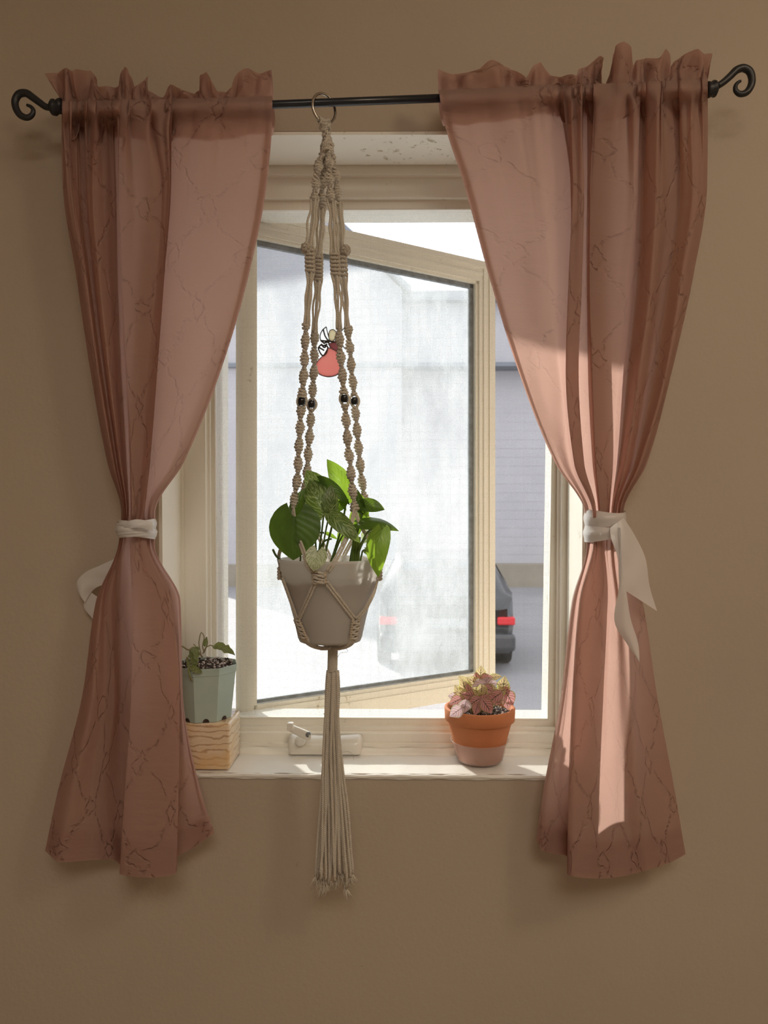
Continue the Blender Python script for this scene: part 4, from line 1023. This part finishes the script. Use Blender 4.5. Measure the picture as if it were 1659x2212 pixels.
def pothos():
    root = empty('potted_pothos', P(715, 1383, PY)); B = Vector(root.location); off = -B
    tag(root, 'leafy green pothos in a white plastic pot hanging in the macrame', 'potted plant')
    tilt = lambda y: 0
    out = [(q[1]*KP, (1208-q[0])*KP) for q in POT]
    prof = [(0.001, out[0][1])]+out[:2]
    prof += [(out[2][0], out[2][1]), (out[3][0], out[3][1]), (101*KP, (1208-1245)*KP), (104.3*KP, (1208-1242)*KP), (104.5*KP, (1208-1234)*KP), (107.2*KP, (1208-1231)*KP), (108.4*KP, (1208-1215)*KP), (111.2*KP, (1208-1212)*KP), (111.4*KP, (1208-1206.5)*KP), (109.5*KP, (1208-1206)*KP)]
    prof += [(107*KP, (1208-1214)*KP), (103.5*KP, (1208-1233)*KP), (100.5*KP, (1208-1245)*KP), (85.5*KP, (1208-1297)*KP), (75.5*KP, (1208-1335)*KP), (66*KP, (1208-1374)*KP), (.001, (1208-1376)*KP)]
    m = MB(); m.lathe(prof, (PC.x, PY, PC.z), 72); m.build('pot', M['potw'], root, True, loc=off)
    m = MB(); rows = [[(PC.x+r*KP*math.cos(a)*1.0, PY+r*KP*math.sin(a), PC.z+(1208-(y+(4.0*math.sin(a*5+1)+2.8*math.sin(a*13)+2.2*math.sin(a*29) if lip else 0)))*KP) for a in np.linspace(0, 2*math.pi, 97)[:-1]] for (y, r, lip) in ((1372, 65.0, 0), (1335, 75.2, 0), (1297, 84.6, 0), (1251, 94.5, 1), (1249, 90, 1), (1247, 60, 0), (1246, 1, 0))]
    m.grid(rows, closed_u=True); m.build('soil', M['soil'], root, False, loc=off)
    cam_n = Vector((0, -1, 0))
    def st(pts, r=.0016, nm='leaf_stem'):
        m = MB(); c = curve([P(*q) for q in pts], 16); m.tube(c, [r*1.15]*4+[r]*12, 8); m.build(nm, M['stem'], root, True, loc=off)
    def lf(a, b, hw, n, mat, **k): leaf_obj('leaf', P(*a), P(*b), hw*KP, n, mat, root, off, **k)
    # big dark heart leaf at left, its left lobe broad, right lobe curling to a point
    lf((637, 1117, -.150), (633, 1210, -.158), 55, (-.10, -1, .25), 'leaf_dark', lobe=.34, fold=-.10, curl=.05, ny=22, nx=17)
    lf((636, 1113, -.120), (664, 1050, -.112), 17, (-.5, -1, .1), 'leaf_dark', fold=.3)
    lf((694, 1066, -.105), (661, 1015, -.100), 23, (.1, -1, .1), 'leaf_mid', fold=.2, lobe=.1)
    lf((701, 1110, -.130), (668, 1036, -.118), 33, (.15, -1, -.05), 'leaf_mid', fold=-.22, curl=.10, lobe=.12, ny=20, nx=15)
    lf((712, 1111, -.128), (716, 1046, -.124), 19, (.4, -1, 0), 'leaf_mid', fold=-.2, lobe=.1)
    lf((690, 1040, -.106), (757, 1088, -.112), 15, (-.1, -1, .55), 'leaf_dark', fold=.35, curl=.22)
    lf((748, 1082, -.085), (706, 991, -.078), 25, (.1, -1, .0), 'leaf_lite', fold=.15, lobe=.2, wave=.06, side=.28)
    lf((728, 1099, -.100), (753, 1078, -.098), 11, (.1, -1, .3), 'leaf_dark')
    lf((784, 1112, -.100), (770, 1060, -.090), 16, (.4, -1, .1), 'leaf_lite', fold=.2)
    lf((786, 1092, -.108), (831, 1100, -.112), 17, (.0, -1, .55), 'leaf_dark', fold=.3, lobe=.3)
    lf((783, 1104, -.106), (771, 1057, -.104), 12, (-.5, -1, .2), 'leaf_dark', fold=.3)
    lf((768, 1146, -.088), (780, 1068, -.082), 17, (-.2, -1, 0), 'leaf_lite', fold=.15)
    lf((770, 1128, -.086), (815, 1122, -.084), 10, (0, -1, .5), 'leaf_lite')
    lf((776, 1130, -.118), (861, 1139, -.135), 21, (0, -1, 1.25), 'leaf_dark', fold=-.3, curl=.24, lobe=.2, ny=20)
    lf((712, 1108, -.140), (779, 1170, -.155), 20, (.25, -1, .35), 'leaf_mid', fold=-.25, curl=.16, ny=20, lobe=.1)
    lf((826, 1142, -.155), (819, 1247, -.165), 25, (.35, -1, .05), 'leaf_lite', fold=.22, curl=.12, side=.45, ny=20, lobe=.1)
    lf((686, 1190, -.176), (677, 1234, -.182), 22, (.0, -1, .2), 'leaf_vari', fold=.12, lobe=.25, ny=18, nx=13)
    lf((651, 1120, -.085), (676, 1092, -.080), 16, (0, -1, .3), 'leaf_vari')
    lf((660, 1094, -.078), (684, 1108, -.078), 14, (.2, -1, 0), 'leaf_vari')
    lf((790, 1188, -.105), (822, 1206, -.108), 10, (0, -1, .8), 'leaf_mid', fold=-.2, curl=.2)
    lf((704, 1152, -.060), (730, 1165, -.055), 5, (0, -1, .6), 'leaf_lite')
    lf((690, 1150, -.060), (672, 1156, -.06), 4, (0, -1, .6), 'leaf_lite')
    lf((735, 1165, -.055), (745, 1128, -.05), 9, (0, -1, .2), 'leaf_lite')
    lf((760, 1140, -.06), (744, 1158, -.06), 8, (0, -1, .2), 'leaf_lite')
    lf((800, 1165, -.06), (822, 1140, -.058), 14, (0, -1, .2), 'leaf_vari')
    lf((795, 1148, -.06), (786, 1174, -.058), 12, (0, -1, .2), 'leaf_vari')
    lf((806, 1165, -.065), (815, 1130, -.06), 7, (0, -1, .2), 'leaf_lite')
    lf((738, 1172, -.07), (744, 1186, -.07), 3, (0, -1, .2), 'leaf_lite')
    S = 1246
    for pts in ([(645, S, -.10), (650, 1190, -.11), (646, 1150, -.135), (637, 1116, -.149)], [(690, S, -.10), (688, 1200, -.115), (695, 1150, -.125), (699, 1112, -.129)],
                [(694, S, -.09), (697, 1190, -.12), (703, 1150, -.132), (712, 1110, -.138)], [(700, S, -.10), (704, 1190, -.11), (718, 1130, -.10), (720, 1100, -.09)],
                [(704, S, -.08), (724, 1185, -.09), (740, 1130, -.09), (748, 1080, -.085)], [(708, S, -.09), (722, 1200, -.10), (738, 1160, -.11), (752, 1140, -.10)],
                [(686, S, -.08), (683, 1190, -.09), (675, 1140, -.085), (655, 1116, -.085)], [(668, S, -.07), (668, 1180, -.07), (680, 1152, -.06), (700, 1151, -.06)],
                [(695, S, -.07), (692, 1185, -.06), (702, 1168, -.06), (716, 1164, -.055)], [(758, S, -.10), (768, 1190, -.11), (771, 1160, -.11), (776, 1130, -.117)],
                [(752, S, -.09), (762, 1180, -.10), (775, 1130, -.10), (784, 1108, -.105)], [(764, S, -.10), (782, 1170, -.13), (805, 1142, -.150), (827, 1142, -.155)],
                [(774, S, -.09), (776, 1190, -.10), (790, 1160, -.10), (800, 1148, -.07)], [(778, S, -.09), (781, 1200, -.10), (786, 1188, -.105), (792, 1188, -.105)],
                [(684, S, -.12), (690, 1222, -.15), (689, 1200, -.170), (686, 1190, -.176)], [(622, S, -.10), (610, 1216, -.10), (596, 1200, -.12), (590, 1188, -.14)]):
        st(pts, random.uniform(.0013, .0019))
    for x in (762, 768, 773): # folded new leaf sheaths
        st([(x, S, -.11), (x+1, 1195, -.115), (x+3, 1160, -.115)], .0026, 'leaf_sheath')
pothos()

# ------------------------------------------------------------------ sill things
def sill_z(px, Y=.05): return P(px, 1669, 0).z+.0015
def terracotta():
    Yc = .063; k = MPX(Yc); c = P(1036, 1640, Yc); zb = sill_z(1036)
    # saucer first: clear plastic, a thing of its own under the pot
    s = empty('plant_saucer', (c.x, Yc, zb)); tag(s, 'shallow clear plastic saucer under the terracotta pot', 'saucer')
    prof = [(.001, .0006), (.040, .0006), (.0425, .003), (.0445, .0120), (.0455, .0124), (.0480, .0290), (.0500, .0345), (.0520, .0380), (.0535, .0385), (.0535, .0372), (.0515, .0366), (.0490, .0335), (.0465, .0270), (.0440, .0135), (.0415, .0035), (.039, .0018), (.001, .0018)]
    MB().lathe(prof, (0, 0, 0), 72).build('saucer_dish', M['clear'], s, True)
    r = empty('potted_fittonia', (c.x, Yc, zb+.002)); tag(r, 'pink veined plant in an orange terracotta pot at the right of the sill', 'potted plant')
    zt = P(1036, 1526, Yc).z-(zb+.002)
    prof = [(.001, .0), (.0385, .0), (.0400, .0015), (.0525, zt*.5), (.0585, zt*.745), (.0590, zt*.752), (.0625, zt*.755), (.0637, zt*.765), (.0645, zt*.985), (.0637, zt), (.0590, zt), (.0575, zt*.985), (.0545, zt*.80), (.036, .006), (.001, .006)]
    MB().lathe(prof, (0, 0, 0), 96).build('pot', M['terra'], r, True)
    m = MB(); rows = []
    for i, rr in enumerate(np.linspace(.0562, .001, 12)):
        rows.append([(rr*math.cos(a), rr*math.sin(a), zt*.90+.0022*math.sin(a*7+i*2)*(1 if i else .3)+.0015*math.sin(a*17+i)) for a in np.linspace(0, 2*math.pi, 49)[:-1]])
    m.grid(rows, closed_u=True, flip=False); m.build('soil', M['soil'], r)
    m = MB()
    for i in range(150):
        a = random.uniform(0, 6.28); q = .053*math.sqrt(random.random()); m.ball((q*math.cos(a), q*math.sin(a), zt*.90+.0025), random.uniform(.0008, .0020), 5, 3, .7)
    o = m.build('perlite', M['perlite'], r); o['kind'] = 'stuff'
    off = -Vector(r.location); FP = [(0, .12), (.1, .55), (.28, .93), (.42, 1), (.6, .88), (.8, .5), (.93, .2), (1, .02)]
    hub = Vector((c.x, Yc, zb+zt*.92))
    # (centre px, tip direction in degrees anticlockwise from right, length px, width px, material, depth shift, normal tilt)
    LV = [(1038, 1453, 85, 30, 11, 'fit_yel', .012, .1), (1051, 1466, 20, 26, 11, 'fit_pink', .004, .5), (1022, 1472, 150, 34, 10, 'fit_yel', .006, .3), (1003, 1482, 110, 36, 12, 'fit_yel', .0, .2),
          (1034, 1482, 200, 34, 12, 'fit_pale', -.006, .9), (1060, 1478, 10, 34, 11, 'fit_pale', -.004, .9), (1048, 1474, 60, 24, 10, 'fit_pale', .0, .7), (1088, 1477, 80, 34, 12, 'fit_yel', -.008, .1),
          (1100, 1508, 300, 36, 13, 'fit_pink', -.014, .1), (1092, 1492, 35, 26, 10, 'fit_pink', -.010, .3), (1070, 1505, 215, 34, 12, 'fit_pink', -.026, .2), (1076, 1510, 20, 32, 11, 'fit_pink', -.020, .2), (1046, 1503, 60, 26, 10, 'fit_yel', -.022, .4),
          (1030, 1494, 140, 26, 10, 'fit_yel', -.018, .5), (1014, 1503, 165, 34, 12, 'fit_pink', -.018, .2), (1024, 1517, 215, 34, 11, 'fit_pink', -.030, .2), (1052, 1526, 305, 38, 13, 'fit_pink', -.038, .15),
          (1029, 1532, 255, 28, 9, 'fit_pink', -.038, .2), (1044, 1512, 40, 34, 11, 'fit_pink', -.030, .4), (984, 1515, 205, 30, 11, 'fit_pink', -.024, .4), (985, 1538, 215, 34, 12, 'fit_pale', -.050, .5), (1005, 1526, 260, 28, 12, 'fit_pale', -.042, .8),
          (998, 1500, 150, 30, 11, 'fit_yel', -.010, .3), (990, 1492, 120, 28, 10, 'fit_yel', .004, .2), (1012, 1492, 100, 30, 10, 'fit_pink', -.006, .3), (1064, 1490, 100, 26, 10, 'fit_yel', -.012, .3), (1080, 1494, 200, 24, 9, 'fit_yel', -.014, .4),
          (980, 1505, 170, 24, 9, 'fit_pale', .000, .4), (1070, 1463, 10, 30, 7, 'fit_yel', .010, .7), (1040, 1492, 270, 26, 10, 'fit_yel', -.020, .4), (1010, 1515, 60, 28, 10, 'fit_pink', -.026, .4), (1000, 1470, 130, 26, 9, 'fit_yel', .012, .2),
          (1055, 1490, 330, 28, 10, 'fit_pink', -.018, .4), (1095, 1520, 280, 26, 10, 'fit_pink', -.010, .2), (1030, 1465, 100, 26, 10, 'fit_pink', .010, .2), (1058, 1512, 190, 30, 11, 'fit_pink', -.028, .3)]
    for (x, y, ang, L, w, mt, dy, nz_) in LV:
        Y = Yc+dy; a = math.radians(ang); h = L/2
        p0 = P(x-h*math.cos(a), y+h*math.sin(a), Y+.003); p1 = P(x+h*math.cos(a), y-h*math.sin(a), Y-.002)
        leaf_obj('leaf', p0, p1, w*k*1.18, (random.uniform(-.25, .25), -1, nz_), mt, r, off, fold=random.uniform(.10, .30), curl=random.uniform(.05, .2), lobe=.05, prof=FP, wave=.05, ny=10, nx=9)
        q = hub+Vector(((p0.x-c.x)*.35, (p0.y-Yc)*.35, -.004))
        m = MB(); m.tube(curve([q, q.lerp(p0, .55)+Vector((0, 0, .006)), p0], 8), .0010, 5); m.build('stem', M['stem2'], r, True, loc=off)
terracotta()

def onyx_and_green():
    zb = sill_z(440); Y0, Y1 = .008, .100
    xr = P(495.5, 1660, Y0).x; xl = xr-.116; zt = P(450, 1563, Y0).z
    o = MB().rbox(xl, xr, Y0, Y1, zb, zt, .0045, 4).build('onyx_block', M['onyx'], None, True, loc=(0, 0, 0))
    # put the origin at the block's base
    b = Vector(((xl+xr)/2, (Y0+Y1)/2, zb)); o.data.transform(Matrix.Translation(-b)); o.location = b
    tag(o, 'polished banded onyx block used as a plinth at the left of the sill', 'stone block')
    Yc = .056; k = MPX(Yc); c = P(444, 1500, Yc); zt2 = P(444, 1432, Yc).z-zt
    r = empty('potted_seedling', (c.x, Yc, zt)); tag(r, 'wilted plant in an eight-sided pale green plastic pot on the onyx block', 'potted plant')
    off = -Vector(r.location); rot = math.radians(-7)
    R1, R0 = 71*k, 57.5*k; rows = []
    prof = [(R0*.3, .004), (R0*.99, .004), (R0, 0), (R1*.975-(R1-R0)*.10, zt2*.86), (R1*1.0-(R1-R0)*.10, zt2*.862), (R1, zt2), (R1*.975, zt2), (R1*.93, zt2*.88), (R0*.90, .006), (.001, .006)]
    for (rr, z) in prof: rows.append([(rr*math.cos(rot+i*math.pi/4), rr*math.sin(rot+i*math.pi/4), z) for i in range(8)])
    m = MB(); m.grid(rows, closed_u=True); m.f.append(tuple(range(8))[::-1]); po = m.build('pot', M['seafoam'], r)
    bv = po.modifiers.new('b', 'BEVEL'); bv.width = .0012; bv.segments = 2; bv.limit_method = 'ANGLE'
    # drain notches at the foot of the facets
    m = MB()
    for i in range(8):
        for s in ((.5,) if i % 1 == 0 else ()):
            a0, a1 = rot+i*math.pi/4, rot+(i+1)*math.pi/4
            p = Vector((R0*(math.cos(a0)+math.cos(a1))/2, R0*(math.sin(a0)+math.sin(a1))/2, 0)); n_ = p.normalized(); t_ = Vector((-n_.y, n_.x, 0))
            pts = [p+n_*.0006*1+t_*.0060*math.cos(x)+Vector((0, 0, .0002+.0070*math.sin(x)))+n_*.0009*math.sin(x) for x in np.linspace(0, math.pi, 11)]
            pin = [q-n_*.003 for q in pts]
            m.grid([pts, pin]); o_ = len(m.v); m.v += [tuple(q) for q in pts]; m.f.append(tuple(range(o_, o_+11)))
    m.build('drain_notch', M['soil'], r)
    m = MB(); rows = []
    for i, f in enumerate(np.linspace(.96, .02, 9)):
        rows.append([(R1*.93*f*math.cos(rot+j*math.pi/8)*(1 if j % 2 == 0 else .924), R1*.93*f*math.sin(rot+j*math.pi/8)*(1 if j % 2 == 0 else .924), zt2*.95+.004*(1-f)+.0016*math.sin(j*3+i*2)) for j in range(16)])
    m.grid(rows, closed_u=True); m.build('soil', M['soil'], r)
    m = MB(); m2 = MB()
    for i in range(420):
        a = random.uniform(0, 6.28); q = R1*.86*math.sqrt(random.random()); s = random.uniform(.0010, .0026)
        (m if random.random() < .42 else m2).ball((q*math.cos(a), q*math.sin(a), zt2*.965+random.uniform(0, .005)), s, 5, 3, random.uniform(.6, 1))
    a_ = m.build('perlite', M['perlite'], r); a_['kind'] = 'stuff'; a_ = m2.build('bark_chips', M['soil'], r); a_['kind'] = 'stuff'
    def stm(pts, rr=.0012, mt='stem2'):
        m = MB(); m.tube(curve([P(*q) for q in pts], 16), rr, 6); m.build('stem', M[mt], r, True, loc=off)
    stm([(438, 1420, .04), (428, 1408, .04), (418, 1398, .04), (408, 1404, .03), (392, 1396, .03), (380, 1398, .03)], .0015)
    stm([(436, 1420, .05), (430, 1385, .05), (436, 1366, .05), (440, 1372, .05), (438, 1400, .05), (441, 1408, .05)], .0010)
    stm([(440, 1410, .05), (448, 1388, .05), (446, 1376, .05)], .0014)
    stm([(438, 1412, .035), (446, 1398, .035), (455, 1394, .035), (464, 1397, .035)], .0010)
    stm([(430, 1410, .04), (422, 1396, .04), (418, 1391, .04)], .0009)
    stm([(412, 1430, .0), (408, 1440, -.004), (411, 1462, -.006), (415, 1470, -.004)], .0016)
    stm([(408, 1425, .005), (404, 1420, .0), (405, 1440, -.006)], .0010)
    W = [(0, .3), (.15, .8), (.3, .7), (.4, 1), (.52, .7), (.62, .95), (.75, .55), (.85, .6), (1, .02)]
    for a, b, hw, n in (((462, 1396, .03), (507, 1412, .02), 11, (.1, -1, .9)), ((420, 1402, .02), (418, 1444, .0), 10, (.5, -1, .1)), ((414, 1402, .015), (424, 1436, -.002), 8, (-.6, -1, .1)),
                        ((412, 1440, -.004), (436, 1453, -.006), 8, (0, -1, .3)), ((442, 1396, .04), (446, 1376, .045), 4, (0, -1, 0)), ((430, 1400, .03), (416, 1418, .02), 9, (0, -1, .8)), ((406, 1425, .0), (410, 1452, -.006), 4, (.4, -1, 0))):
        leaf_obj('leaf', P(*a), P(*b), hw*k, n, 'leaf_wilt', r, off, fold=.5, curl=.25, lobe=.05, prof=W, wave=.25, ny=16)
onyx_and_green()

# ------------------------------------------------------------------ stained glass angel
def suncatcher():
    Y = .128; c = P(710, 760, Y); r = empty('suncatcher', c); tag(r, 'small stained glass angel in a pink dress hanging before the pane', 'suncatcher'); off = -Vector(c)
    S = 5.822
    q = lambda L: [P(580+x/S, 520+y/S, Y) for x, y in L]
    def piece(L, mat, nm, sm=True):
        p = q(L); c2 = curve(p+[p[0]], 40)[:-1] if sm else p
        m = MB(); n = len(c2); m.v = [tuple(v+Vector((0, -.0012, 0))) for v in c2]+[tuple(v+Vector((0, .0012, 0))) for v in c2]
        m.f = [tuple(range(n)), tuple(range(2*n-1, n-1, -1))]+[(i, i+n, (i+1) % n+n, (i+1) % n) for i in range(n)]
        m.build(nm, M[mat], r, loc=off)
        m = MB(); m.tube(c2, .0011, 6, closed=True); m.build('lead_line', M['lead'], r, True, loc=off)
    piece([(750, 1345), (700, 1430), (610, 1530), (588, 1600), (620, 1662), (700, 1703), (790, 1708), (870, 1680), (930, 1600), (900, 1500), (850, 1390), (800, 1360)], 'gpink', 'dress')
    piece([(755, 1300), (800, 1285), (870, 1290), (905, 1345), (860, 1380), (795, 1358)], 'gmauve', 'bodice')
    piece([(757, 1190), (775, 1130), (812, 1118), (850, 1150), (848, 1205), (805, 1262), (775, 1255)], 'gcream', 'head')
    piece([(725, 1082), (668, 1140), (650, 1230), (660, 1262), (745, 1275), (760, 1250), (745, 1170)], 'gclear', 'wing')
    piece([(945, 1108), (985, 1122), (1012, 1190), (1000, 1270), (972, 1362), (920, 1300), (880, 1240), (900, 1160)], 'gclear', 'wing')
    m = MB()
    for L in ([(690, 1120), (712, 1200), (760, 1270)], [(655, 1255), (720, 1262), (850, 1275)], [(745, 1350), (735, 1400), (690, 1450), (645, 1400), (630, 1340), (665, 1310), (700, 1345), (735, 1320), (745, 1350)], [(660, 1300), (690, 1320), (740, 1300)], [(640, 1345), (700, 1380)], [(680, 1270), (700, 1290), (730, 1270), (765, 1290)]):
        m.tube(curve(q(L), 20), .0016, 6)
    m.build('wire_arms', M['lead'], r, True, loc=off)
    top = P(580+812/S, 520+1118/S, Y); m = MB(); m.tube([top, Vector((top.x, Y, P(700, 428, .13).z))], .00018, 4); m.build('hanging_thread', M['lead'], r, loc=off)
suncatcher()
